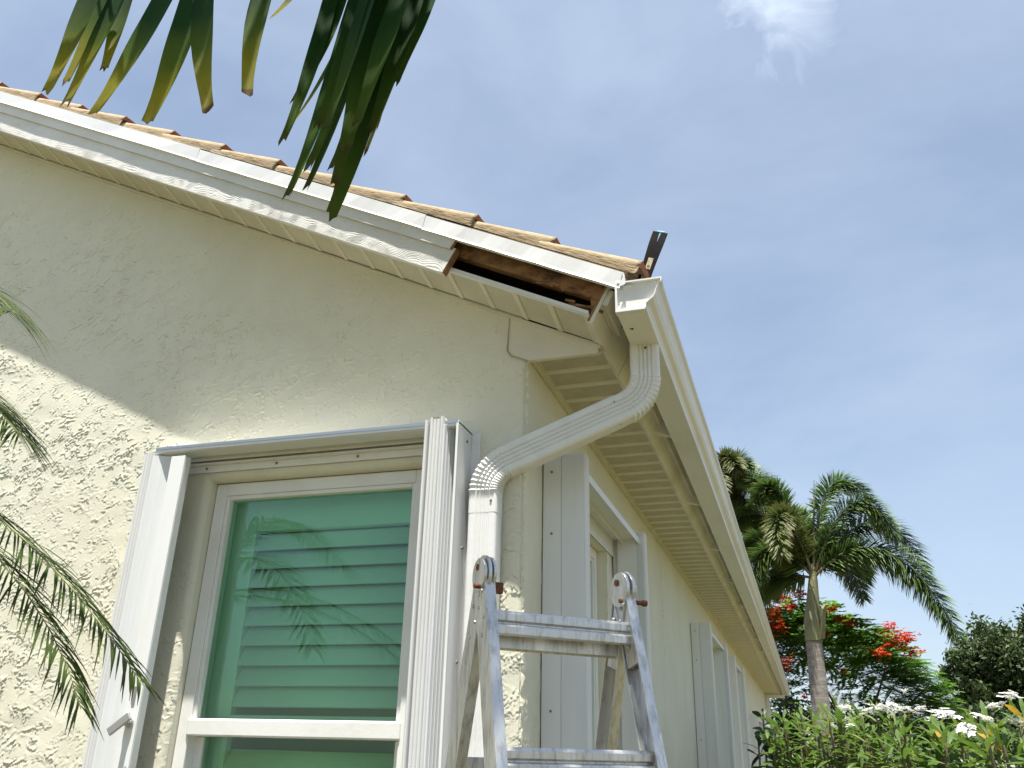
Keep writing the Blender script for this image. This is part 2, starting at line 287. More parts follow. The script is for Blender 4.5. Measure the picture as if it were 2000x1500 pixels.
# ---- side wall
SIDE_WIN = [(0.42, 1.29, 0.95, 2.47), (4.62, 5.80, 0.95, 2.47), (7.10, 8.06, 0.95, 2.47), (10.75, 12.3, 1.2, 2.05)]
def side_wall():
    dy = 0.005; dz = 0.006; y0, y1, z0, z1 = 0.0, 3.0, 1.25, 2.9
    ny = int((y1 - y0) / dy) + 1; nz = int((z1 - z0) / dz) + 1
    ys = np.linspace(y0, y1, ny); zs = np.linspace(z0, z1, nz); h = stucco_height(ny, nz, dy, dz, 21)
    Y, Z = np.meshgrid(ys, zs); X = h - 0.006 * sstep(0.02, 0.0, Y)
    idx = np.arange(ny * nz).reshape(nz, ny)
    F = np.stack([idx[:-1, :-1], idx[:-1, 1:], idx[1:, 1:], idx[1:, :-1]], -1).reshape(-1, 4)
    cy = 0.5 * (Y[:-1, :-1] + Y[1:, 1:]); cz = 0.5 * (Z[:-1, :-1] + Z[1:, 1:]); o = SIDE_WIN[0]
    keep = ~((cy > o[0]) & (cy < o[1]) & (cz < o[3]) & (cz > o[2])); F = F[keep.ravel()]
    V = np.stack([X, Y, Z - 1.6 * np.maximum(h + 0.0006, 0)], -1).reshape(-1, 3); ev = []; ef = []
    def quad(*p):
        k = len(V) + len(ev); ev.extend(p); ef.append((k, k + 1, k + 2, k + 3))
    def rect(a, b, c, d): quad((0, a, c), (0, b, c), (0, b, d), (0, a, d))
    rect(0, o[0], 0, 1.25); rect(o[1], 3.0, 0, 1.25); rect(o[0], o[1], 0, o[2])
    cur = 3.0
    for a, b, c, d in SIDE_WIN[1:]:
        rect(cur, a, 0, 2.9); rect(a, b, 0, c); rect(a, b, d, 2.9); cur = b
    rect(cur, YE, 0, 2.9)
    for a, b, c, d in SIDE_WIN:
        quad((0.0, a, c), (0.0, a, d), (-0.16, a, d), (-0.16, a, c)); quad((0.0, b, c), (-0.16, b, c), (-0.16, b, d), (0.0, b, d)); quad((0.0, a, d), (0.0, b, d), (-0.16, b, d), (-0.16, a, d)); quad((0, a, c), (-0.16, a, c), (-0.16, b, c), (0, b, c))
    quad((0, YE, 0), (-6, YE, 0), (-6, YE, 3.5), (0, YE, 2.9))
    return npmesh('side_wall', np.concatenate([V, np.array(ev)]), np.concatenate([F, np.array(ef)]), M_STUCCO, house)
side_wall()
b = MB(); b.box(-6.4, -0.02, 0.62, YE - .02, 2.90, 2.91); b.build('ceiling', M_DARK, house)  # coloured near black to keep the attic and soffit gaps dark
b = MB(); b.add([(-6.4, 0.0, 0), (-6.4, YE, 0), (-6.4, YE, rz(-6.4)), (-6.4, 0.0, rz(-6.4)), (-6.4, 0, 0), (XL, 0, 0), (XL, 0, rz(XL)), (-6.4, 0, rz(-6.4)), (0, YE, 2.9), (-6.4, YE, 2.9), (-6.4, YE, rz(-6.4, .2)), (0, YE, rz(0, .2))], [(0, 1, 2, 3), (4, 5, 6, 7), (8, 9, 10, 11)]); b.build('rear_wall', M_STUCCO, house)
# ---- smooth boxed return at the corner
b = MB(); poly = [(-0.063, 3.045), (-0.068, 2.902), (-0.052, 2.884), (0.004, 2.858), (0.2535, 2.857), (0.2535, 2.896)]
n = len(poly); b.add([(x, -0.007, z) for x, z in poly] + [(x, 0.014, z) for x, z in poly], [tuple(range(n)), tuple(range(n, 2 * n))[::-1]] + [(i, n + i, n + (i + 1) % n, (i + 1) % n) for i in range(n)])
lab(b.build('boxed_return', M_SMOOTHST, house, bevel=0.002), 'smooth triangular boxed return panel under the roof corner')
b = MB(); cp = [(-0.066, -0.0075, 3.04), (-0.0695, -0.008, 2.97), (-0.072, -0.008, 2.905), (-0.058, -0.008, 2.882), (-0.02, -0.008, 2.868), (0.004, -0.0075, 2.857)]
b.tube(cp, [0.0016, 0.0024, 0.003, 0.0022, 0.0018, 0.0012], 6); b.build('sealant_joint', mat('old_sealant', (0.36, 0.33, 0.25), 0.9), house)

# ---- soffits: each panel is a piece with its V groove
es = MB(); es.box(-0.02, 0.40, 0.0, YE + 0.3, 3.02, 3.03); eso = es.build('eave_soffit', M_DARK, house)  # near-black sheet above the panels, painted as cavity shade
def soffit_panel_mesh(pw):
    m = MB(); g0 = 0.030; t = 0.0055      # flat + groove rib, extruded along x
    prof = [(0, 0), (0.006, -t), (g0 - 0.006, -t), (g0, 0), (pw - 0.0012, 0), (pw - 0.0012, 0.008), (0, 0.008)]
    k = len(prof); x0, x1 = 0.016, 0.262
    m.add([(x0, p, q) for p, q in prof] + [(x1, p, q) for p, q in prof], [tuple(range(k)), tuple(range(k, 2 * k))[::-1]] + [(i, k + i, k + (i + 1) % k, (i + 1) % k) for i in range(k)])
    me = bpy.data.meshes.new('soffit_panel'); me.from_pydata(m.v, [], m.f); me.materials.append(M_SOFFIT); me.materials.append(M_SOFFP); me.polygons[2 + 3].material_index = 1; return me
PW = 0.142; pm = soffit_panel_mesh(PW); NP = int((YE + 0.3) / PW)
for i in range(44):
    o = bpy.data.objects.new('soffit_panel', pm); COL.objects.link(o); o.parent = eso; o.location = (0, 0.015 + i * PW, 2.886)
fm = MB()
for i in range(44, NP + 1):
    for v in [0]:
        k = len(pm.vertices); fm.add([(q.co.x, q.co.y + 0.015 + i * PW, q.co.z + 2.886) for q in pm.vertices], [tuple(p.vertices) for p in pm.polygons])
fo_ = stuff(fm.build('far_soffit_panels', M_SOFFIT, eso)); fo_.data.materials.append(M_SOFFP)
for q_ in fo_.data.polygons:
    if q_.index % 9 == 5: q_.material_index = 1
t = MB(); t.box(0.002, 0.018, 0.0, YE, 2.872, 2.890); t.box(0.018, 0.026, 0.0, YE, 2.884, 2.888); t.build('wall_trim', mat('trim_yellowed', (0.70, 0.66, 0.50), 0.55, col2=(0.60, 0.56, 0.40), vscale=6), eso)
t = MB(); t.box(0.004, 0.258, 0.002 + 0.014, 0.030, 2.868, 2.886); t.build('front_trim', M_SOFFIT, eso)

rs = MB(); rs.hexa([(XL, -0.175, rz(XL, 0.20)), (0.30, -0.175, rz(0.30, 0.20)), (0.30, -0.004, rz(0.30, 0.20)), (XL, -0.004, rz(XL, 0.20)), (XL, -0.175, rz(XL, 0.21)), (0.30, -0.175, rz(0.30, 0.21)), (0.30, -0.004, rz(0.30, 0.21)), (XL, -0.004, rz(XL, 0.21))])
rso = rs.build('rake_soffit', M_DARK, house)  # near-black sheet over the rake panels, painted as cavity shade
PX = 0.126
def rk(x, y, lift=0.0):            # rake soffit surface
    return (x, y, rz(x, 0.004 + 0.034 * (-y / 0.178)) + lift)
i = 0; x = 0.262
while x > XL:
    xa = x - PX + 0.0012; g1 = 0.024; m = MB(); ya, yb = -0.013, -0.179
    prof = [(x, 0.0), (x - 0.005, -0.0045), (x - g1 + 0.005, -0.0045), (x - g1, 0.0), (xa, 0.0)]
    k = len(prof)
    m.add([rk(p, ya, q) for p, q in prof] + [rk(p, yb, q) for p, q in prof], [(j, j + 1, k + j + 1, k + j) for j in range(k - 1)])
    so_ = m.build('soffit_panel', M_SOFFIT, rso); so_.data.materials.append(mat('rake_soffit_flat', (0.62, 0.585, 0.47), 0.55, col2=(0.54, 0.50, 0.39), vscale=9)); so_.data.polygons[3].material_index = 1; x -= PX; i += 1
t = MB()
t.hexa([(XL, -0.010, rz(XL, -0.011)), (0.262, -0.010, rz(0.262, -0.011)), (0.262, -0.001, rz(0.262, -0.011)), (XL, -0.001, rz(XL, -0.011)), (XL, -0.010, rz(XL, 0.001)), (0.262, -0.010, rz(0.262, 0.001)), (0.262, -0.001, rz(0.262, 0.001)), (XL, -0.001, rz(XL, 0.001))])
t.build('wall_trim', M_SOFFIT, rso)
t = MB()
t.hexa([(XL, -0.183, rz(XL, 0.030)), (0.262, -0.183, rz(0.262, 0.030)), (0.262, -0.158, rz(0.262, 0.030)), (XL, -0.158, rz(XL, 0.030)), (XL, -0.183, rz(XL, 0.043)), (0.262, -0.183, rz(0.262, 0.043)), (0.262, -0.158, rz(0.262, 0.0405)), (XL, -0.158, rz(XL, 0.0405))])
t.build('edge_channel', M_DRIP, rso)

# ---- rake boards: embossed wood grain relief, cut short at the missing piece
def grain_board(name, xl, xr_bot, xr_top, o0, o1, yf, yb, amp, seed, parent):
    nx = 1100; nv = max(10, int((o1 - o0) / 0.0012)); r = np.random.default_rng(seed)
    U, Vv = np.meshgrid(np.linspace(0, 1, nx), np.linspace(0, 1, nv)); Lg = (xr_bot - xl) * 1.115; H = o1 - o0
    wv = fft_noise(nx, nv, Lg / nx, H / nv, 0.20, 0.16, r, 0.6) * 0.8 + 0.35 * fft_noise(nx, nv, Lg / nx, H / nv, 0.07, 0.09, r, 0.6)
    ph = (Vv * H / 0.0072) + wv * 1.35
    s = np.mod(ph, 1.0); hgt = np.where(s < 0.78, s / 0.78, (1 - s) / 0.22)
    hgt = amp * (hgt - 0.5) * (0.55 + 0.45 * sstep(-1, 1, fft_noise(nx, nv, Lg / nx, H / nv, 0.1, 0.06, r, 0.6)))
    fade = sstep(0, 0.04, Vv) * sstep(1, 0.96, Vv); hgt *= fade
    xr = xr_bot + (xr_top - xr_bot) * Vv; X = xl + (xr - xl) * U; Z = 2.886 - SL * (X - 0.257) + o0 + H * Vv; Y = yf - hgt
    V = np.stack([X, Y, Z], -1).reshape(-1, 3); idx = np.arange(nx * nv).reshape(nv, nx)
    F = np.stack([idx[:-1, :-1], idx[:-1, 1:], idx[1:, 1:], idx[1:, :-1]], -1).reshape(-1, 4)
    kb = len(V); bk = np.array([(xl, yb, rz(xl, o0)), (xr_bot, yb, rz(xr_bot, o0)), (xr_top, yb, rz(xr_top, o1)), (xl, yb, rz(xl, o1))])
    fb = [(kb, kb + 3, kb + 2, kb + 1), (idx[0, 0], kb, kb + 1, idx[0, -1]), (idx[-1, 0], idx[-1, -1], kb + 2, kb + 3)]
    return npmesh(name, np.concatenate([V, bk]), np.concatenate([F, np.array(fb)]), M_FASCIA, parent)
rf = grain_board('rake_board', XL, -0.252, -0.205, 0.0, 0.112, -0.2105, -0.184, 0.0016, 4, house)
lab(rf, 'white wood-grained rake board, cut off short of the corner')
rt = grain_board('rake_trim_strip', XL, -0.224, -0.200, 0.100, 0.150, -0.2208, -0.2115, 0.0011, 9, house)
b = MB(); b.hexa([(-0.2515, -0.2085, rz(-0.2515, 0.001)), (-0.2470, -0.2085, rz(-0.2470, 0.001)), (-0.2470, -0.1805, rz(-0.2470, 0.001)), (-0.2515, -0.1805, rz(-0.2515, 0.001)), (-0.2045, -0.2085, rz(-0.2045, 0.112)), (-0.200, -0.2085, rz(-0.200, 0.112)), (-0.200, -0.1805, rz(-0.200, 0.112)), (-0.2045, -0.1805, rz(-0.2045, 0.112))])
b.hexa([(-0.2235, -0.2195, rz(-0.2235, 0.101)), (-0.219, -0.2195, rz(-0.219, 0.101)), (-0.219, -0.2115, rz(-0.219, 0.101)), (-0.2235, -0.2115, rz(-0.2235, 0.101)), (-0.1995, -0.2195, rz(-0.1995, 0.15)), (-0.195, -0.2195, rz(-0.195, 0.15)), (-0.195, -0.2115, rz(-0.195, 0.15)), (-0.1995, -0.2115, rz(-0.1995, 0.15))])
b.build('cut_end', M_ENDG, rf)
# ---- exposed rafter behind
b = MB(); b.hexa([(XL, -0.178, rz(XL, 0.098)), (0.31, -0.178, rz(0.31, 0.098)), (0.31, -0.140, rz(0.31, 0.098)), (XL, -0.140, rz(XL, 0.098)), (XL, -0.178, rz(XL, 0.199)), (0.31, -0.178, rz(0.31, 0.199)), (0.31, -0.140, rz(0.31, 0.199)), (XL, -0.140, rz(XL, 0.199))])
lab(b.build('fly_rafter', M_WOOD, house, bevel=0.004), 'bare brown stained rafter showing where the board is missing')
b = MB(); b.box(0.268, 0.30, -0.172, 0.02, 2.93, 3.03); 
for k in range(9):
    px_ = 0.20 + 0.012 * k + random.uniform(-.006, .006); b.obox((px_, -0.165 + random.uniform(-.01, .02), rz(px_, 0.055 + random.uniform(0, .012))), (0.016, 0.0, -0.006), (0, 0.006, 0.001), (0.001, 0, 0.004))
for k in range(14):
    px_ = random.uniform(0.10, 0.27); b.obox((px_, random.uniform(-0.182, -0.165), rz(px_, random.uniform(0.085, 0.13))), (random.uniform(.012, .035), 0, -random.uniform(.004, .014)), (0, 0.003, 0.001), (0.001, 0, random.uniform(.0015, .004)))
b.build('rotted_blocking', M_WOOD, house)
# ---- drip edge, three overlapping lengths
def drip(xa, xb, dy, lift):
    m = MB(); yf = -0.226 - dy
    prof = [(yf + 0.012, 0.139), (yf - 0.003, 0.141), (yf, 0.148), (yf, 0.204), (yf + 0.13, 0.2065), (yf + 0.13, 0.2045), (yf + 0.002, 0.202), (yf + 0.002, 0.149), (yf, 0.143), (yf + 0.012, 0.141)]
    k = len(prof); seg = 24; r = random.Random(int(xa * 100)); vs = []
    for j in range(seg + 1):
        x_ = xa + (xb - xa) * j / seg; wob = 0.0012 * math.sin(j * 1.1 + xa * 7) + r.uniform(-.0006, .0006)
        vs += [(x_ + (0.018 if q > 0.17 else 0.0) * 0 + SL * 0.4 * (q - 0.14), y_ - (wob if q < 0.16 else 0), rz(x_ + SL * 0.4 * (q - 0.14), q + lift)) for y_, q in prof]
    fs = [(j * k + i, j * k + (i + 1) % k, (j + 1) * k + (i + 1) % k, (j + 1) * k + i) for j in range(seg) for i in range(k)] + [tuple(range(k))[::-1], tuple(seg * k + i for i in range(k))]
    m.add(vs, fs); return m.build('drip_edge', M_DRIP, house)
drip(XL, -1.400, 0.004, 0.006); drip(-1.43, -0.335, 0.0018, 0.003); drip(-0.36, 0.372, 0.0, 0.0)
b = MB(); b.box(0.384, 0.388, -0.223, 0.05, 2.978, 3.028); b.box(0.384, 0.41, -0.223, 0.05, 2.974, 2.978); b.add([(0.372, -0.231, 2.972), (0.372, -0.231, 2.975), (0.392, -0.2315, 3.02), (0.394, -0.2315, 2.98)], [(0, 1, 2, 3)])
b.box(0.384, 0.388, 0.051, YE + 0.3, 2.978, 3.028); b.build('eave_drip_edge', M_DRIP, house)
# ---- eave fascia (leaning, square-cut tails) in two lengths
def efascia(ya, yb, d=0.0):
    m = MB(); bx, bz, tx, tz = 0.257, 2.886, 0.322, 3.016; nx_, nz_ = 0.018 * 0.894, -0.018 * 0.447
    q = [(bx, bz), (bx + nx_, bz + nz_), (tx + nx_, tz + nz_), (tx, tz)]
    m.hexa([(q[0][0] + d, ya, q[0][1]), (q[0][0] + d, yb, q[0][1]), (q[1][0] + d, yb, q[1][1]), (q[1][0] + d, ya, q[1][1]), (q[3][0] + d, ya, q[3][1]), (q[3][0] + d, yb, q[3][1]), (q[2][0] + d, yb, q[2][1]), (q[2][0] + d, ya, q[2][1])])
    return m.build('eave_fascia', M_EFASC, house, bevel=0.002)
ef = efascia(-0.184, 0.245); efascia(0.249, YE + 0.3, 0.0015)
b = MB()   # upper strip nailed to the fascia
def lean(u, o, y): return (0.257 + 0.4472 * u + 0.8944 * o, y, 2.886 + 0.8944 * u - 0.4472 * o)
for ya, yb in ((-0.180, 0.05), (0.30, YE + 0.28)):
    b.hexa([lean(0.075, 0.0185, ya), lean(0.075, 0.0185, yb), lean(0.075, 0.036, yb), lean(0.075, 0.036, ya), lean(0.13, 0.0185, ya), lean(0.13, 0.0185, yb), lean(0.13, 0.036, yb), lean(0.13, 0.036, ya)])
b.build('fascia_strip', M_EFASC, house)
b = MB(); b.hexa([lean(0.004, -0.001, -0.1865), lean(0.004, -0.001, -0.1842), lean(0.004, 0.006, -0.1842), lean(0.004, 0.005, -0.1865), lean(0.135, -0.001, -0.1865), lean(0.135, -0.001, -0.1842), lean(0.135, 0.007, -0.1842), lean(0.135, 0.006, -0.1865)])
b.build('cut_end', M_ENDG, ef)
# ---- roof: deck + tiles
RT = 0.206
b = MB(); b.hexa([(-6.5, -0.222, rz(-6.5, RT)), (0.40, -0.222, rz(0.40, RT)), (0.40, YE + 0.3, rz(0.40, RT)), (-6.5, YE + 0.3, rz(-6.5, RT)), (-6.5, -0.222, rz(-6.5, RT + 0.004)), (0.40, -0.222, rz(0.40, RT + 0.004)), (0.40, YE + 0.3, rz(0.40, RT + 0.004)), (-6.5, YE + 0.3, rz(-6.5, RT + 0.004))])
roof = b.build('roof', mat('roof_felt', (0.16, 0.10, 0.06), 0.95), house)
def tile_mesh(seed, rake):
    r = np.random.default_rng(seed); nu, nv = 22, 18; Ln = 0.37; W = 0.305
    V = []; F = []
    def prof(t, k):     # across the tile: rounded cover with a turned-down outer edge; k 0 head .. 1 butt
        th = 0.026 + 0.030 * k
        a = t
        if a < 0.16: return (0.012 * (1 - a / 0.16) * 0, 0.004 + (th - 0.006) * (a / 0.16))
        q = (a - 0.16) / 0.84; return (q * W, th + 0.007 * math.sin(math.pi * min(1, q * 1.6)) * (1 if q < 0.625 else 0) - (0.0 if q < 0.625 else 0.012 * (q - 0.625)))
    nz_ = r.normal(0, 1, (nu + 1, nv + 1))
    for k in range(2): nz_ = (nz_ + np.roll(nz_, 1, 0) + np.roll(nz_, 1, 1) + np.roll(nz_, -1, 0) + np.roll(nz_, -1, 1)) / 5 * 1.3
    for i in range(nu + 1):
        k = i / nu
        for j in range(nv + 1):
            y, z = prof(j / nv, k); V.append((k * Ln - Ln + 0.003 * nz_[i, j] * (i == nu), y + 0.0012 * nz_[i, j], z + 0.0012 * nz_[i, j] * (j > 2)))
    F = [(i * (nv + 1) + j, (i + 1) * (nv + 1) + j, (i + 1) * (nv + 1) + j + 1, i * (nv + 1) + j + 1) for i in range(nu) for j in range(nv)]
    base = len(V); nF = len(F)
    for j in range(nv + 1): p = V[nu * (nv + 1) + j]; V.append((p[0] - 0.002, p[1], max(p[2] - 0.019, 0.0) if j > 2 else 0.0))
    F += [(nu * (nv + 1) + j, base + j, base + j + 1, nu * (nv + 1) + j + 1) for j in range(nv)]
    me = bpy.data.meshes.new('roof_tile'); me.from_pydata(V, [], F); me.materials.append(M_TILE); me.materials.append(M_TRED)
    for q in me.polygons: q.use_smooth = q.index < nF; q.material_index = 1 if q.index >= nF else 0
    return me
TM = [tile_mesh(s, True) for s in (1, 2, 3, 4)]
th = math.atan(SL); butts = [0.425 - 0.2865 * k for k in range(14)]
for c in range(3):
    for k, bx in enumerate(butts):
        o = bpy.data.objects.new('roof_tile', TM[(k * 3 + c) % 4]); COL.objects.link(o); o.parent = roof
        o.rotation_euler = (random.uniform(-.01, .01), th + random.uniform(-.006, .006), random.uniform(-.012, .012)); o.location = (bx, -0.222 + c * 0.305 + random.uniform(-.004, .004), rz(bx, RT + 0.003))
for c in range(3, 58):
    o = bpy.data.objects.new('roof_tile', TM[c % 4]); COL.objects.link(o); o.parent = roof; o.rotation_euler = (0, th, 0); o.location = (butts[0], -0.222 + c * 0.305, rz(butts[0], RT + 0.003))

# ---- rain gutter
GP = [(0.361, 2.990), (0.361, 2.886), (0.455, 2.886), (0.457, 2.905), (0.463, 2.914), (0.476, 2.924), (0.484, 2.936), (0.489, 2.952), (0.496, 2.966), (0.506, 2.976), (0.507, 2.990), (0.495, 2.992), (0.494, 2.985)]
def offset_open(P, d):
    R = []
    for i, p in enumerate(P):
        a = P[max(i - 1, 0)]; c = P[min(i + 1, len(P) - 1)]; tx, tz = c[0] - a[0], c[1] - a[1]; l = math.hypot(tx, tz) or 1
        R.append((p[0] - tz / l * d, p[1] + tx / l * d))
    return R
inner = offset_open(GP, 0.0018); ring = GP + inner[::-1]; k = len(ring)
GY0, GY1 = -0.214, YE + 0.28
m = MB(); ys = [GY0] + [GY0 + (GY1 - GY0) * j / 40 for j in range(1, 41)]
vs = []
for j, y in enumerate(ys):
    wob = 0.003 * math.sin(y * 1.3) if j > 2 else 0
    vs += [(x_ + wob * 0.4, y, z_ + wob * 0.5) for x_, z_ in ring]
m.add(vs, [(j * k + i, (j + 1) * k + i, (j + 1) * k + (i + 1) % k, j * k + (i + 1) % k) for j in range(len(ys) - 1) for i in range(k)] + [tuple(range(k)), tuple((len(ys) - 1) * k + i for i in range(k))[::-1]])
gut = m.build('rain_gutter', M_GUT, house); lab(gut, 'long white rain gutter along the eave')
m = MB(); cap = GP[:-2]; kc = len(cap)
def cen(P): return (sum(p[0] for p in P) / len(P), sum(p[1] for p in P) / len(P))
cc = cen(cap); outer = [(p[0] + 0.002 * (1 if p[0] > cc[0] else -1), p[1] + 0.002 * (1 if p[1] > cc[1] else -1)) for p in cap]; inn = [(p[0] + (cc[0] - p[0]) * 0.05, p[1] + (cc[1] - p[1]) * 0.06) for p in cap]
y0, y1, y2 = GY0 - 0.014, GY0 - 0.001, GY0 + 0.012
vs = [(x_, y1, z_) for x_, z_ in inn] + [(x_, y0, z_) for x_, z_ in inn] + [(x_, y0, z_) for x_, z_ in outer] + [(x_, y2, z_) for x_, z_ in outer]
fs = [tuple(range(kc))[::-1]]
for a in range(3): fs += [(a * kc + i, a * kc + (i + 1) % kc, (a + 1) * kc + (i + 1) % kc, (a + 1) * kc + i) for i in range(kc)]
m.add(vs, fs); lab(m.build('end_cap', M_SPOUT, gut), 'white gutter end cap with rolled rim')
for y in (1.0, 2.17, 3.36, 4.6, 5.8, 7.0, 8.3, 9.6):    # wedges between leaning fascia and plumb gutter
    m = MB(); p = [(0.283, 2.915), (0.3605, 2.896), (0.3605, 2.985), (0.322, 2.995)]
    m.hexa([(p[0][0], y - 0.05, p[0][1]), (p[0][0], y + 0.012, p[0][1]), (p[1][0], y + 0.012, p[1][1]), (p[1][0], y - 0.012, p[1][1]), (p[3][0], y - 0.05, p[3][1]), (p[3][0], y + 0.012, p[3][1]), (p[2][0], y + 0.012, p[2][1]), (p[2][0], y - 0.012, p[2][1])]); m.build('gutter_wedge', M_EFASC, gut)
for y in (0.35, 1.5, 2.8, 4.1, 5.6, 7.2, 9.0):
    m = MB(); m.box(0.362, 0.496, y, y + 0.02, 2.982, 2.9845); m.build('hanger_strap', M_ALU, gut)

# ---- downspout
def spout_profile(wd=0.098, dp=0.070, r=0.011, rib=0.0058):
    P = []
    def ribs(a, b, nrm, const, axis):
        n_ = 44
        for i in range(n_ + 1):
            t_ = i / n_; u_ = a + (b - a) * t_; q = abs(u_) / (wd / 2 if axis == 0 else dp / 2)
            dpt = 0.0
            if axis == 0 and q < 0.62: dpt = rib * ((0.5 - 0.5 * math.cos(2 * math.pi * (u_ / 0.0135))) ** 3)
            P.append((u_, const - nrm * dpt) if axis == 0 else (const - nrm * dpt, u_))
    def corner(cx, cy, a0):
        for i in range(1, 4): an = a0 + math.pi / 2 * i / 4; P.append((cx + r * math.cos(an), cy + r * math.sin(an)))
    hw, hd = wd / 2, dp / 2
    ribs(-hw + r, hw - r, -1, -hd, 0); corner(hw - r, -hd + r, -math.pi / 2)
    P.append((hw, -hd + r)); P.append((hw, hd - r)); corner(hw - r, hd - r, 0)
    ribs(hw - r, -hw + r, 1, hd, 0); corner(-hw + r, hd - r, math.pi / 2)
    P.append((-hw, hd - r)); P.append((-hw, -hd + r)); corner(-hw + r, -hd + r, math.pi)
    return P
SP = spout_profile()
A0 = Vector((0.400, 0.061, 2.884)); C1 = Vector((0.400, 0.061, 2.700)); C2 = Vector((-0.118, -0.046, 2.452)); B0 = Vector((-0.118, -0.046, 0.05))
sl = (C2 - C1).normalized(); nb = Vector((0, 0, 1)).cross(sl).normalized()     # bend-plane normal
if nb.y > 0: nb = -nb
def arc(corner, din, dout, R, n):
    ang = din.angle(dout); tl = R * math.tan(ang / 2); a = corner - din * tl; cN = (dout - din).normalized(); c = corner + cN * (R / math.cos(ang / 2)); pts = []
    for i in range(n + 1):
        t_ = i / n; rot = Matrix.Rotation(ang * t_, 3, din.cross(dout).normalized()); pts.append(c + rot @ (a - c))
    return pts, tl
down = Vector((0, 0, -1))
arc1, tl1 = arc(C1, down, sl, 0.118, 44); arc2, tl2 = arc(C2, sl, down, 0.118, 44)
def piece(name, pts, nrm, scl, parent):
    m = MB(); v_, f_ = sweep(pts, nrm, SP, scl); m.add(v_, f_); k_ = len(SP); m.f += [tuple(range(k_))[::-1], tuple(len(v_) - k_ + i_ for i_ in range(k_))]
    o = m.build(name, M_SPOUT, parent, smooth=True); md = o.modifiers.new('es', 'EDGE_SPLIT'); md.split_angle = math.radians(50); return o
ny = Vector((0, -1, 0))
st = C2 + down * (tl2 + 0.055)
lp = [st + (B0 - st) * (i / 8) for i in range(9)]
spout = piece('downspout', lp, [ny] * 9, [0.985] * 9, house); lab(spout, 'white ribbed downspout stepping from gutter to the gable wall corner')
def crimp(n, na, nz_, base=1.03, amp=0.065, per=4):
    s_ = []
    for i in range(n):
        s_.append(base + (amp * (1 if (i % per) == 0 else (-0.25 if (i % per) == 2 else 0.0)) if na <= i < n - nz_ else 0.0))
    return s_
p1 = [A0 + Vector((0, 0, 0.01)), A0 - Vector((0, 0, 0.03))] + arc1 + [arc1[-1] + sl * 0.05]
piece('elbow', p1, [nb] * len(p1), crimp(len(p1), 3, 2, 1.0), spout)
p2s = arc1[-1] + sl * 0.022; p2e = arc2[0] - sl * 0.03
p2 = [p2s + (p2e - p2s) * (i / 6) for i in range(7)]; piece('offset_pipe', p2, [nb] * 7, [1.028] * 7, spout)
p3 = [arc2[0] - sl * 0.055] + arc2 + [arc2[-1] + down * 0.03, arc2[-1] + down * 0.072]
nm = [nb.lerp(ny, sstep(0.0, 1.0, i / (len(p3) - 1))) for i in range(len(p3))]
piece('elbow', p3, nm, crimp(len(p3), 3, 3, 1.0), spout)
m = MB()
for c, d in ((A0 + Vector((0.01, -0.036, -0.012)), ny), (p2s + nb * 0.036 + Vector((-.02, 0, .02)), nb), (p2s + nb * 0.02 + Vector((0, 0, -.052)), down), (st + Vector((0.03, -0.034, 0.02)), ny)):
    m.tube([c, c + d * 0.004], [0.0045, 0.003], 8)
m.build('screws', M_RUST, spout)
m = MB(); m.box(-0.185, -0.05, -0.0875, -0.0845, 1.30, 1.325); m.box(-0.185, -0.182, -0.0845, -0.003, 1.30, 1.325); m.box(-0.053, -0.05, -0.0845, -0.003, 1.30, 1.325); m.build('strap', M_SPOUT, spout)

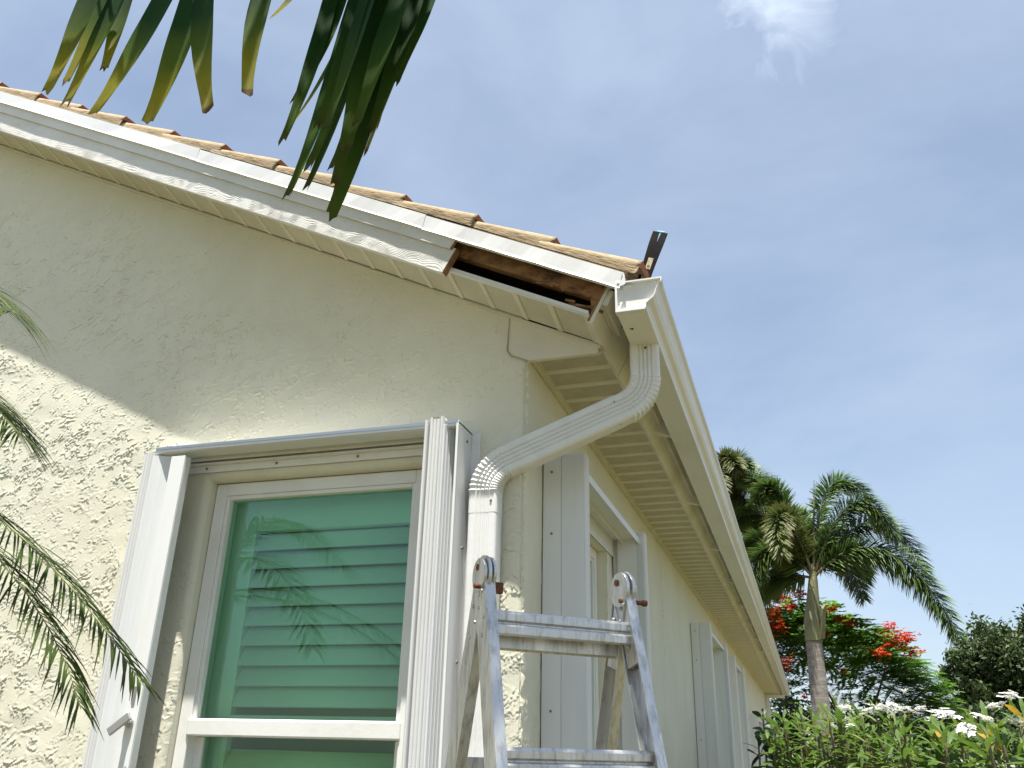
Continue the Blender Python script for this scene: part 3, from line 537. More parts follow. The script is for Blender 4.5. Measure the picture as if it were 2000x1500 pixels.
# ---- windows (local frame: x across, y into the wall, z up; origin at opening's lower left)
def window(name, wd, z0, z1, mid, loc, rotz, label, louvers=True, simple=False):
    fr = MB(); fw = 0.058; d0, d1 = 0.045, 0.115
    def frame(x0, x1, za, zb, t_, ya, yb):
        fr.box(x0, x0 + t_, ya, yb, za, zb); fr.box(x1 - t_, x1, ya, yb, za, zb); fr.box(x0 + t_, x1 - t_, ya, yb, zb - t_, zb); fr.box(x0 + t_, x1 - t_, ya, yb, za, za + t_)
    frame(0.002, wd - 0.002, z0, z1 - 0.002, 0.046, d0, d1)
    frame(0.048, wd - 0.048, mid, z1 - 0.048, 0.015, d0 + 0.006, d1 - 0.012)
    o = fr.build('window', M_WHITE, house, bevel=0.003); o.location = loc; o.rotation_euler = (0, 0, rotz); lab(o, label)
    m = MB(); m.box(0.040, wd - 0.040, d0 - 0.006, d1 - 0.002, mid - 0.038, mid + 0.018); m.build('meeting_rail', M_WHITE, o, bevel=0.006)
    m = MB(); m.box(0.062, wd - 0.062, d0 + 0.030, d0 + 0.034, mid + 0.01, z1 - 0.062); m.build('pane', M_GLASS, o)
    m = MB(); m.box(0.040, wd - 0.040, d0 + 0.056, d0 + 0.060, z0 + 0.036, mid - 0.03); m.build('pane', M_GLASS, o)
    m = MB(); m.box(0.042, 0.078, d0 + 0.045, d1 + 0.002, z0 + 0.038, mid - 0.039); m.build('sash_stile', M_WHITE, o, bevel=0.003)
    m = MB(); m.box(wd - 0.078, wd - 0.042, d0 + 0.045, d1 + 0.002, z0 + 0.038, mid - 0.039); m.build('sash_stile', M_WHITE, o, bevel=0.003)
    if louvers:
        m = MB(); sy0, sy1 = 0.165, 0.200
        m.box(0.03, 0.118, sy0, sy1, z0, z1); m.box(wd - 0.100, wd - 0.03, sy0, sy1, z0, z1); m.box(0.118, wd - 0.1, sy0, sy1, z1 - 0.16, z1); m.box(0.118, wd - 0.1, sy0, sy1, mid - 0.02, mid + 0.035)
        m.build('blind_frame', M_LOUVER, o, bevel=0.004)
        m = MB(); m.box(0.0, 0.05, 0.125, 0.165, z0, z1); m.box(wd - 0.05, wd, 0.125, 0.165, z0, z1); m.box(0.05, wd - 0.05, 0.125, 0.165, z1 - 0.035, z1); m.build('blind_jamb', M_LOUVER, o, bevel=0.003)
        z = z1 - 0.165; lm = None
        while z > z0 + 0.1:
            if not (mid - 0.018 < z < mid + 0.10):
                if lm is None:
                    q = MB(); a = math.radians(-27); hl = 0.041; tt = 0.0045; pf = []
                    for i_ in range(12): an = 2 * math.pi * i_ / 12; u_ = hl * math.cos(an); v_ = tt * math.sin(an); pf.append(Vector((0, u_ * math.sin(a) * -1 + v_ * math.cos(a), u_ * math.cos(a) + v_ * math.sin(a))))
                    q.prism(pf, (0.120, 0, 0), (wd - 0.102, 0, 0)); lo = q.build('louver', M_LOUVER, o, smooth=True); lm = lo.data
                else:
                    lo = bpy.data.objects.new('louver', lm); COL.objects.link(lo); lo.parent = o
                lo.location = (0, 0.184, z - 0.033)
            z -= 0.0688
        m = MB(); m.box(-0.1, wd + 0.1, 0.55, 0.56, z0 - .1, z1 + .1); m.box(-0.1, wd + 0.1, 0.2, 0.55, z1 + 0.02, z1 + 0.03); m.box(-0.11, -0.1, 0.2, 0.55, z0 - .1, z1 + .1); m.box(wd + 0.1, wd + 0.11, 0.2, 0.55, z0 - .1, z1 + .1); m.build('room_lining', mat('room_paint', (0.7, 0.68, 0.62), 0.9), o)
    else:
        m = MB(); m.box(0.0, wd, 0.20, 0.21, z0, z1); m.build('blind', M_LOUVER, o)
    return o
HP = math.pi / 2
window('window', 0.87, 0.95, 2.51, 1.665, (-1.235, 0, 0), 0, 'white framed sash window with green-tinted glass and louvred blind in the gable wall')
window('window', 0.87, 0.95, 2.47, 1.58, (0, 0.42, 0), HP, 'white framed window behind the ladder in the side wall')
window('window', 1.18, 0.95, 2.47, 1.58, (0, 4.62, 0), HP, 'side wall window in the middle of the row', louvers=False)
window('window', 0.96, 0.95, 2.47, 1.58, (0, 7.10, 0), HP, 'side wall window next to the last shutters', louvers=False)
window('window', 1.55, 1.2, 2.05, 1.6, (0, 10.75, 0), HP, 'low far window at the end of the side wall', louvers=False)

# ---- gable storm shutter, folded open
ZB, ZT = 0.92, 2.60
m = MB(); xa, xb = -1.392, -0.192
m.box(xa, xb, -0.130, -0.0005, 2.5985, 2.606); m.box(xa, xb, -0.134, -0.1302, 2.588, 2.6075); m.box(xa, xb, -0.130, -0.060, 2.5855, 2.5885); m.box(xa, xb, -0.042, -0.038, 2.576, 2.5983); m.box(xa, xb, -0.010, -0.006, 2.540, 2.5983); m.box(xa, xb, -0.0385, -0.010, 2.566, 2.569)
sh = m.build('storm_shutter', M_ALU, house, bevel=0.0012)
q = MB(); q.box(xa, xb, -0.1362, -0.1345, 2.5985, 2.6085); q.build('sky_tint_strip', mat('painted_sky_tint', (0.36, 0.41, 0.46), 0.35, metal=0.6), sh); lab(sh, 'white accordion storm shutter folded open around the gable window')  # thin strip coloured blue-grey for the sky reflected in the white header
m = MB()
for sx in (-1.25, -0.95, -0.62): m.tube([(sx, -0.010, 2.555), (sx, -0.0135, 2.555)], 0.005, 8)
m.build('screws', M_SCREW, sh)
def bar(x, y, rx, ry, zb, zt, parent, mm=None, name='blade', n=12):
    q = MB(); pf = [Vector((rx * math.copysign(abs(math.cos(2 * math.pi * i / n)) ** 0.6, math.cos(2 * math.pi * i / n)), ry * math.copysign(abs(math.sin(2 * math.pi * i / n)) ** 0.6, math.sin(2 * math.pi * i / n)), 0)) for i in range(n)]
    q.prism(pf, (x, y, zb), (x, y, zt)); o = q.build(name, mm or M_ALU, parent, smooth=True); e = o.modifiers.new('es', 'EDGE_SPLIT'); e.split_angle = math.radians(45); return o
def ribplate(p0, p1, zb, zt, th_, nr, parent, mm, name='blade', amp=0.0018):
    """vertical ribbed sheet between two plan points"""
    p0 = Vector(p0); p1 = Vector(p1); d = p1 - p0; nrm = Vector((d.y, -d.x)).normalized(); q = MB(); K = nr * 6; A = []; Bk = []
    for i in range(K + 1):
        t_ = i / K; w_ = amp * max(0, math.sin(2 * math.pi * t_ * nr)); p = p0 + d * t_; A.append(p + nrm * w_); Bk.append(p - nrm * th_)
    ring_ = A + Bk[::-1]; k_ = len(ring_)
    q.add([(p.x, p.y, zb) for p in ring_] + [(p.x, p.y, zt) for p in ring_], [(i, (i + 1) % k_, k_ + (i + 1) % k_, k_ + i) for i in range(k_)] + [tuple(range(k_))[::-1], tuple(range(k_, 2 * k_))])
    return q.build(name, mm, parent)
# left stack: three folded edges, a broad blade, lock bar with knob
for i, xx in enumerate((-1.430, -1.4155, -1.401)): bar(xx, -0.100, 0.0058, 0.042 + 0.002 * i, ZB, 2.588 + 0.006 * (i % 2), sh)
ribplate((-1.394, -0.140), (-1.318, -0.100), ZB, 2.578, 0.004, 3, sh, M_BLADE, amp=0.0007)
q = MB(); q.box(-1.318, -1.258, -0.132, -0.128, ZB, 2.570); q.box(-1.318, -1.315, -0.128, -0.100, ZB, 2.568); q.box(-1.2605, -1.257, -0.128, -0.098, ZB, 2.568); lock = q.build('lock_bar', M_ALU, sh, bevel=0.001)
q = MB(); q.box(-1.44, -1.392, -0.056, -0.001, ZB, 2.585); q.build('end_box', M_ALU, sh, bevel=0.001)
kc_ = Vector((-1.284, -0.132, 1.662)); q = MB(); q.tube([kc_, kc_ + Vector((0, -0.012, 0)), kc_ + Vector((0, -0.016, 0)), kc_ + Vector((0, -0.034, 0))], [0.016, 0.016, 0.011, 0.010], 14)
q.obox(kc_ + Vector((-0.008, -0.038, -0.006)), Vector((0.036, 0, 0.026)), Vector((0, 0.005, 0)), Vector((-0.008, 0, 0.011))); ko = q.build('knob', mat('knob_grey', (0.42, 0.42, 0.41), 0.4, metal=0.5), sh, bevel=0.004)
q = MB(); q.box(-1.291, -1.279, -0.1335, -0.1322, 1.712, 1.772); q.build('lock_slot_shadow', mat('painted_slot_shadow', (0.22, 0.23, 0.23), 0.6), sh)  # flat dark strip painted as the shadow in the lock slot
# right stack: five rounded folds in a channel box
for i, (xx, zz) in enumerate(((-0.3005, 2.612), (-0.2815, 2.617), (-0.2695, 2.612), (-0.2575, 2.612), (-0.2445, 2.619))): bar(xx, -0.115, 0.0056, 0.040, ZB, zz, sh)
q = MB()
for xx in (-0.276, -0.263): q.tube([(xx, -0.142, 2.612), (xx, -0.142, 2.6195)], 0.005, 8)
q.build('roller', M_RUST, sh)
ribplate((-0.330, -0.080), (-0.309, -0.140), ZB, 2.590, 0.004, 3, sh, M_BLADE, amp=0.001)
ribplate((-0.237, -0.145), (-0.203, -0.045), ZB, 2.592, 0.003, 7, sh, M_BLADE, amp=0.0014)
q = MB(); q.box(-0.196, -0.192, -0.132, -0.003, ZB, 2.608); q.box(-0.215, -0.196, -0.008, -0.003, ZB, 2.56); q.box(-0.1985, -0.1905, -0.136, -0.1322, ZB, 2.608); q.box(-0.192, -0.160, -0.005, -0.001, ZB, 2.604); ebo = q.build('end_box', M_ALU, sh, bevel=0.001)
q = MB()
for zz in (2.56, 2.2, 1.85, 1.5): q.tube([(-0.192, -0.05, zz), (-0.1885, -0.05, zz)], 0.005, 8)
q.build('screws', M_SCREW, sh)

# ---- side shutters (local frame as for windows)
def side_shutter(y0, y1, label, zt=2.575, left=True, right=True, header=True):
    wd = y1 - y0; m = MB()
    if header:
        m.box(0.02, wd, -0.128, -0.0045, zt - 0.030, zt - 0.024); m.box(0.02, wd, -0.131, -0.128, zt - 0.052, zt - 0.022); m.box(0.02, wd, -0.060, -0.056, zt - 0.052, zt - 0.030); m.box(0.02, wd, -0.010, -0.0045, zt - 0.11, zt - 0.030)
    else: m.box(0.02, 0.05, -0.02, -0.0045, zt - .05, zt - .02)
    o = m.build('storm_shutter', M_ALU, house, bevel=0.001); o.location = (0, y0, 0); o.rotation_euler = (0, 0, HP); lab(o, label)
    def stack(x, tag):
        q = MB(); q.box(x, x + 0.055, -0.069, -0.004, ZB, zt); q.build('end_box', M_ALU, o, bevel=0.001)
        ribplate((x + 0.002, -0.0705), (x + 0.002, -0.150), ZB, zt - 0.006, -0.004, 5, o, M_BLADE, amp=0.0012)
        for k_ in range(3): bar(x + 0.008 + 0.014 * k_, -0.115, 0.0055, 0.046, ZB, zt - 0.004 + 0.008 * (k_ == 0), o)
        q = MB()
        for zz in (zt - 0.06, zt - 0.28, zt - 0.85): q.tube([(x, -0.035, zz), (x - 0.0025, -0.035, zz)], 0.0045, 8)
        q.build('screws', M_SCREW, o)
    if left: stack(0.0, 'l')
    if right: stack(wd - 0.055, 'r')
    q = MB(); q.box(wd - 0.075, wd - 0.071, -0.120, -0.03, ZB, zt - 0.03); q.build('lock_bar', M_ALU, o)
    return o
side_shutter(0.206, 1.475, 'folded storm shutter framing the side window behind the ladder')
side_shutter(4.45, 5.97, 'folded storm shutter on the second window of the side wall')
side_shutter(6.92, 8.24, 'folded storm shutter on the third window of the side wall')
side_shutter(10.5, 12.5, 'low storm shutter on the last window of the side wall', zt=2.17)
# far corner pipe
m = MB(); m.box(0.012, 0.09, 17.25, 17.35, 0.05, 2.80); m.box(0.02, 0.40, 17.26, 17.34, 2.79, 2.86); lab(m.build('far_downspout', M_SPOUT, house, bevel=0.01), 'white downspout at the far end of the side wall')
m = MB(); m.tube([(0.10, 17.0, 2.60), (0.25, 17.6, 2.66), (0.40, 17.95, 2.80), (0.50, 18.02, 2.93), (0.52, 18.05, 3.0)], 0.006, 6); m.build('cable', M_INK, house)

# ================================================================== LADDER
A = Vector((0.151, -0.776, 1.953)); th_l = 0.738; hx = Vector((math.cos(th_l), math.sin(th_l), 0)); nx_ = Vector((-math.sin(th_l), math.cos(th_l), 0)); Wl = 0.36
lad = empty('ladder', (A.x + 0.2 * hx.x, A.y + 0.2 * hx.y, 0), 'worn aluminium folding ladder opened as a step ladder in front of the wall corner', 'ladder')
lad_loc = Vector(lad.location)
def lbuild(m, name, mm, **k):
    m.v = [tuple(Vector(p) - lad_loc) for p in m.v]; return m.build(name, mm, lad, **k)
legs = {}
for side, base, sg in (('l', A, -1), ('r', A + hx * Wl, 1)):
    for fb, ang, s2 in (('f', 0.267, -1), ('b', 0.294, 1)):
        d = (nx_ * (s2 * math.sin(ang)) + Vector((0, 0, -math.cos(ang))) + hx * (sg * 0.011)).normalized()
        st_ = base + d * 0.0; ln = st_.z / -d.z - 0.004; en = st_ + d * ln
        e1 = hx - d * hx.dot(d); e1.normalize(); e2 = d.cross(e1).normalized()
        legs[side + fb] = (st_, en, d, e1, e2)
        # channel rail: web + two flanges
        w2, t2 = 0.030, 0.0125; inw = -sg
        pf = [e1 * (t2 * inw * -1) + e2 * w2, e1 * (t2 * inw) + e2 * w2, e1 * (t2 * inw) + e2 * (w2 - 0.004), e1 * (-t2 * inw + 0.004 * inw) + e2 * (w2 - 0.004), e1 * (-t2 * inw + 0.004 * inw) - e2 * (w2 - 0.004), e1 * (t2 * inw) - e2 * (w2 - 0.004), e1 * (t2 * inw) - e2 * w2, e1 * (-t2 * inw) - e2 * w2]
        m = MB(); m.prism(pf, st_, en); lbuild(m, 'rail', M_LADDER, bevel=0.0015)
        m = MB(); m.obox(en - d * 0.02, e1 * 0.018, e2 * 0.036, d * 0.021); lbuild(m, 'foot', M_RUBBER, bevel=0.004)
def rung(fb, t_):
    l0, _, dl, e1, e2 = legs['l' + fb]; r0, _, dr, _, _ = legs['r' + fb]
    a = l0 + dl * t_ + hx * 0.006; c = r0 + dr * t_ - hx * 0.006
    s2 = -1 if fb == 'f' else 1
    o = nx_ * s2; u_ = Vector((0, 0, 1))
    pr = [(-0.016, 0.020), (0.010, 0.020), (0.0155, 0.013), (0.0155, -0.001), (0.008, -0.004), (0.008, -0.008), (0.0175, -0.010), (0.0205, -0.014), (0.0205, -0.030), (0.008, -0.032), (0.006, -0.026), (-0.010, -0.026), (-0.016, -0.030)]
    m = MB(); m.prism([o * p + u_ * q for p, q in pr], a, c); lbuild(m, 'rung', M_LADDER, bevel=0.001)
for t_ in (0.090, 0.375, 0.660, 0.945, 1.230, 1.515): rung('f', t_)
for t_ in (0.115, 0.400, 0.685, 0.970, 1.255, 1.540): rung('b', t_)
for side, base, sg in (('l', A, -1), ('r', A + hx * Wl, 1)):
    m = MB(); c = base + Vector((0, 0, 0.012))
    for off, r_ in ((-0.009, 0.041), (0.0035, 0.044), (0.012, 0.037)):
        cc_ = c + hx * (off * sg)
        pts = []
        for i in range(28): an = 2 * math.pi * i / 28; pts.append((nx_ * math.cos(an) + Vector((0, 0, 1)) * math.sin(an)) * r_)
        m.prism(pts, cc_ - hx * 0.0035, cc_ + hx * 0.0035)
    for fb in 'fb':
        st_, en, d, e1, e2 = legs[side + fb]; m.obox(st_ + d * 0.085 + hx * (-0.004 * sg), e1 * 0.004, e2 * 0.024, d * 0.085)
    hg = lbuild(m, 'hinge', M_LADDER, bevel=0.001)
    m = MB()
    for fb in 'fb':
        st_, en, d, e1, e2 = legs[side + fb]
        for u_, v_ in ((0.03, 0.012), (0.06, -0.012), (0.09, 0.012), (0.125, -0.004)):
            p = st_ + d * u_ + e2 * v_; m.tube([p - hx * (sg * 0.0165), p - hx * (sg * 0.011)], [0.0035, 0.005], 8); m.tube([p + hx * (sg * 0.0125), p + hx * (sg * 0.0155)], [0.005, 0.0035], 8)
    m.v = [tuple(Vector(p) - lad_loc) for p in m.v]; m.build('rivets', M_LADDER, hg)
    m = MB(); pc = c + Vector((0, 0, -0.028)) - nx_ * 0.012
    m.tube([pc - hx * (0.03 if sg < 0 else 0.018), pc + hx * (0.018 if sg < 0 else 0.052)], 0.0055, 10)
    if sg < 0: m.obox(pc + hx * 0.028, hx * 0.010, nx_ * 0.006, Vector((0, 0, 0.012)))
    else: m.tube([pc + hx * 0.046, pc + hx * 0.056], 0.0075, 10)
    m.v = [tuple(Vector(p) - lad_loc) for p in m.v]; m.build('lock_pin', M_RUST, hg)
    m = MB(); m.tube([pc + Vector((0, 0, 0.045)) + nx_ * 0.018 - hx * 0.0165, pc + Vector((0, 0, 0.045)) + nx_ * 0.018 + hx * 0.0165], 0.008, 10)
    m.v = [tuple(Vector(p) - lad_loc) for p in m.v]; m.build('pivot_bolt', M_RUST, hg)

# ================================================================== PRY BAR
pb0 = Vector((0.372, -0.10, 2.889)); pb1 = Vector((0.497, -0.105, 3.238))
bar_e = empty('pry_bar', pb0, 'black flat pry bar with stickers standing in the gutter', 'pry bar')
ax = (pb1 - pb0).normalized(); sw = Vector((ax.z, 0.03, -ax.x)).normalized(); nrm_ = sw.cross(ax).normalized()
if nrm_.y > 0: nrm_ = -nrm_
LB = (pb1 - pb0).length; m = MB(); rows = []
K = 26
for i in range(K + 1):
    t_ = i / K; wdt = 0.0205 + 0.0055 * sstep(0.55, 1.0, t_) ; bend = 0.016 * max(0, t_ - 0.78) ** 1.5 * 6 + 0.02 * max(0, 0.12 - t_)
    tt = 0.0035 * (1 - 0.55 * sstep(0.85, 1.0, t_)); c = ax * (LB * t_) - nrm_ * bend * 0.5
    rows.append((c, wdt, tt))
def bar_row(c, wdt, tt, x0, x1): return [c + sw * x0 - nrm_ * tt, c + sw * x1 - nrm_ * tt, c + sw * x1 + nrm_ * tt, c + sw * x0 + nrm_ * tt]
cut = 23
for lo, hi, f0, f1 in ((0, cut, -1, 1),):
    vs = []
    for i in range(lo, hi + 1): c, wdt, tt = rows[i]; vs += bar_row(c, wdt, tt, -wdt, wdt)
    nn_ = hi - lo + 1; m.add(vs, [(i * 4 + k_, i * 4 + (k_ + 1) % 4, (i + 1) * 4 + (k_ + 1) % 4, (i + 1) * 4 + k_) for i in range(nn_ - 1) for k_ in range(4)] + [(3, 2, 1, 0)])
for sg in (-1, 1):     # claw either side of the nail slot
    vs = []
    for j, i in enumerate(range(cut, K + 1)):
        c, wdt, tt = rows[i]; sl_ = 0.0006 + 0.0032 * (j / (K - cut)); a_, b_ = (sl_, wdt) if sg > 0 else (-wdt, -sl_); vs += bar_row(c, wdt, tt, a_, b_)
    nn_ = K - cut + 1; m.add(vs, [(i * 4 + k_, i * 4 + (k_ + 1) % 4, (i + 1) * 4 + (k_ + 1) % 4, (i + 1) * 4 + k_) for i in range(nn_ - 1) for k_ in range(4)] + [((nn_ - 1) * 4 + k_ for k_ in range(4))])
m.f = [tuple(f) for f in m.f]; m.build('bar', M_BAR, bar_e, bevel=0.0008)
c, wdt, tt = rows[-1]; m = MB(); m.obox(c - nrm_ * 0.006 + ax * 0.003, sw * 0.014, nrm_ * 0.003, ax * 0.004); m.build('claw_tip', M_BLUE, bar_e, bevel=0.002)
for t0, t1, off in ((0.455, 0.55, -0.002), (0.60, 0.715, 0.001)):
    m = MB(); c0 = ax * (LB * t0) + nrm_ * 0.0039 + sw * off; c1 = ax * (LB * t1) + nrm_ * 0.0039 + sw * off
    m.add([c0 - sw * 0.0085, c0 + sw * 0.0085, c1 + sw * 0.0085, c1 - sw * 0.0085], [(0, 1, 2, 3)]); stk = m.build('sticker', M_STICK, bar_e)
    if t0 > 0.58:
        m = MB(); cc_ = c0 + ax * 0.010 + nrm_ * 0.0003; R1, R2 = 0.0048, 0.0022; pts = [cc_ + (sw * math.cos(a_) + ax * math.sin(a_)) * R1 for a_ in np.linspace(0, 2 * math.pi, 17)[:-1]] + [cc_ + (sw * math.cos(a_) + ax * math.sin(a_)) * R2 for a_ in np.linspace(0, 2 * math.pi, 17)[:-1]]
        m.add(pts, [(i, (i + 1) % 16, 16 + (i + 1) % 16, 16 + i) for i in range(16)]); m.build('printed_ring', M_INK, stk)

# ================================================================== FOLIAGE HELPERS
def bez(P, t_):
    P = [Vector(p) for p in P]
    while len(P) > 1: P = [P[i].lerp(P[i + 1], t_) for i in range(len(P) - 1)]
    return P[0]
def set_uv(me, uvs):
    ul = me.uv_layers.new(name='UVMap'); vi = np.empty(len(me.loops), np.int32); me.loops.foreach_get('vertex_index', vi)
    ul.data.foreach_set('uv', np.asarray(uvs, np.float32)[vi].ravel())
def blade_mesh(name, pts, width, face, fold=0.25, jag=True, seed=0, tipw=0.55, wprof=None):
    """leaf blade along pts, width profile, V-folded, ragged blunt tip"""
    r = random.Random(seed); n_ = len(pts); V = []; UV = []; F = []; cols = 5
    for i, p in enumerate(pts):
        t_ = i / (n_ - 1); d = (pts[min(i + 1, n_ - 1)] - pts[max(i - 1, 0)]).normalized(); s_ = d.cross(face).normalized(); nn_ = s_.cross(d)
        wv = wprof(t_) if wprof else (0.28 + 0.72 * sstep(0, 0.45, t_)) * (1 - (1 - tipw) * sstep(0.62, 1.0, t_))
        for j in range(cols):
            u_ = (j / (cols - 1) - 0.5) * 2; jg = 0
            if jag and i == n_ - 1: jg = r.uniform(-0.022, 0.016)
            V.append(p + s_ * (u_ * width * 0.5 * wv) + nn_ * (fold * width * 0.5 * wv * abs(u_)) + d * jg); UV.append((u_ * 0.5 + 0.5, t_))
    for i in range(n_ - 1):
        for j in range(cols - 1): a_ = i * cols + j; F.append((a_, a_ + 1, a_ + cols + 1, a_ + cols))
    me = bpy.data.meshes.new(name); me.from_pydata([tuple(v) for v in V], [], F); set_uv(me, UV); return me

# ================================================================== NEAR PALM (broad leaflets hanging from above)
M_LEAFA = leaf_ramp_mat('palm_leaflet_yellow_sunlit', [(0.0, (0.008, 0.034, 0.006)), (0.56, (0.014, 0.052, 0.007)), (0.72, (0.075, 0.12, 0.008)), (0.86, (0.25, 0.235, 0.012)), (0.988, (0.28, 0.25, 0.03)), (1.0, (0.14, 0.08, 0.02))], 0.45, rough=0.55, spec=0.12, vary=0.14)  # yellowing tips; shaded base and sunlit tip are also put into the ramp
M_LEAFB = leaf_ramp_mat('palm_leaflet_green', [(0.0, (0.008, 0.028, 0.006)), (0.60, (0.016, 0.058, 0.009)), (0.90, (0.06, 0.115, 0.010)), (0.985, (0.07, 0.09, 0.012)), (1.0, (0.07, 0.06, 0.015))], 0.22, rough=0.6, spec=0.08, vary=0.10)
M_RACH = mat('palm_rachis', (0.10, 0.14, 0.04), 0.5, col2=(0.16, 0.14, 0.06), vscale=5)
M_PTRUNK = mat('palm_trunk', (0.30, 0.27, 0.235), 0.9, col2=(0.17, 0.15, 0.13), vscale=6, stretch=(1, 1, 5), bump=0.6, bscale=30)
PB = Vector((2.1, -4.3, 0)); CR = Vector((2.0, -4.1, 4.35))
palm = empty('broadleaf_palm', PB, 'near palm whose broad ragged leaflets hang down over the roof edge', 'palm tree')
def rel(m, b_): m.v = [tuple(Vector(p) - b_) for p in m.v]; return m
m = MB(); m.tube([PB, PB + Vector((0, 0.02, 1.5)), PB + Vector((-.04, .1, 3.0)), CR - Vector((0, 0, .3)), CR + Vector((0, 0, .4))], [0.14, 0.11, 0.10, 0.11, 0.05], 16); rel(m, PB); m.build('trunk', M_PTRUNK, palm, smooth=True)
FACE = Vector((0.2, -0.9, 0.25)).normalized()
def leaflet(fr, P, width, mm, seed, face=FACE, fold=0.25, tipw=0.6, droop=0.0):
    pts = [bez(P, i / 16) for i in range(17)]
    me = blade_mesh('leaflet', [p - PB for p in pts], width, face, fold, True, seed, tipw); me.materials.append(mm); me.polygons.foreach_set('use_smooth', [True] * len(me.polygons))
    o = bpy.data.objects.new('leaflet', me); COL.objects.link(o); o.parent = fr; return o
# frond A
RA = [CR, Vector((1.0, -3.2, 5.15)), Vector((-0.4, -1.5, 4.55)), Vector((-1.35, -0.95, 4.12))]
m = MB(); m.tube([bez(RA, i / 20) for i in range(21)], [0.022 - 0.0009 * i for i in range(21)], 8); rel(m, PB); frA = m.build('frond', M_RACH, palm)
LA = [((205, -90), (170, 40), (92, 182), 0.052, -1.02, 1), ((262, -70), (210, 60), (130, 206), 0.060, -0.98, 2), ((352, -60), (285, 90), (184, 224), 0.062, -1.0, 3), ((395, -80), (362, 110), (285, 247), 0.058, -1.03, 4), ((398, -90), (388, 90), (408, 214), 0.050, -1.06, 5),
      ((545, -110), (488, 40), (484, 188), 0.046, -1.08, 6), ((258, -60), (232, 60), (203, 140), 0.040, -0.90, 7), ((620, -60), (585, -10), (530, 36), 0.030, -0.95, 8), ((235, -80), (200, 30), (128, 165), 0.045, -0.93, 9)]
for a_, b_, c_, wd_, yy, sd_ in LA:
    P0 = at(*a_, yy); leaflet(frA, [P0 + Vector((0.05, 0, 0.14)), P0, at(*b_, yy - 0.02), at(*c_, yy - 0.06)], wd_ * 1.62, M_LEAFA, sd_, Vector((0.12 * math.sin(sd_ * 2.1), -1, 0.25 + 0.12 * math.cos(sd_ * 1.7))).normalized(), fold=0.22, tipw=0.46)
# frond B
RB = [CR, Vector((1.4, -3.0, 4.95)), Vector((0.55, -1.6, 4.5)), Vector((0.02, -0.98, 3.72))]
m = MB(); m.tube([bez(RB, i / 20) for i in range(21)], [0.022 - 0.0009 * i for i in range(21)], 8); rel(m, PB); frB = m.build('frond', M_RACH, palm)
LBs = [((660, -60), (620, 130), (550, 280), 0.034, -1.02, 1), ((712, -60), (660, 190), (560, 390), 0.055, -1.0, 2), ((735, -40), (690, 190), (598, 372), 0.046, -0.96, 3), ((760, -60), (735, 220), (645, 427), 0.058, -1.04, 4), ((792, -60), (745, 160), (690, 332), 0.050, -1.0, 5),
       ((850, -40), (780, 130), (715, 300), 0.036, -0.95, 6), ((790, -80), (720, 90), (655, 365), 0.050, -1.07, 7), ((720, -60), (690, 90), (622, 250), 0.045, -1.08, 8), ((700, 20), (650, 150), (560, 256), 0.034, -0.9, 9), ((830, -60), (790, 90), (722, 262), 0.046, -1.05, 10),
       ((770, -70), (715, 120), (672, 300), 0.060, -1.1, 11), ((745, -70), (708, 60), (640, 250), 0.055, -1.12, 12), ((815, -70), (755, 80), (700, 240), 0.060, -1.12, 13), ((680, -60), (655, 60), (575, 200), 0.036, -1.0, 14), ((800, -60), (770, 120), (735, 250), 0.040, -0.93, 15), ((775, -60), (725, 170), (648, 330), 0.05, -1.03, 16), ((860, -60), (815, 40), (770, 170), 0.04, -1.0, 17), ((720, -60), (700, 150), (600, 330), 0.04, -1.05, 18)]
for a_, b_, c_, wd_, yy, sd_ in LBs:
    P0 = at(*a_, yy); leaflet(frB, [P0 + Vector((0.03, -0.02, 0.10)), P0, at(*b_, yy - 0.03), at(*c_, yy - 0.06)], wd_ * 1.25, M_LEAFA if sd_ in (6, 9) else M_LEAFB, sd_ + 40, Vector((0.5 * math.sin(sd_ * 1.9), -1, 0.1 + 0.3 * math.cos(sd_ * 1.3))).normalized(), fold=0.3, tipw=0.40)
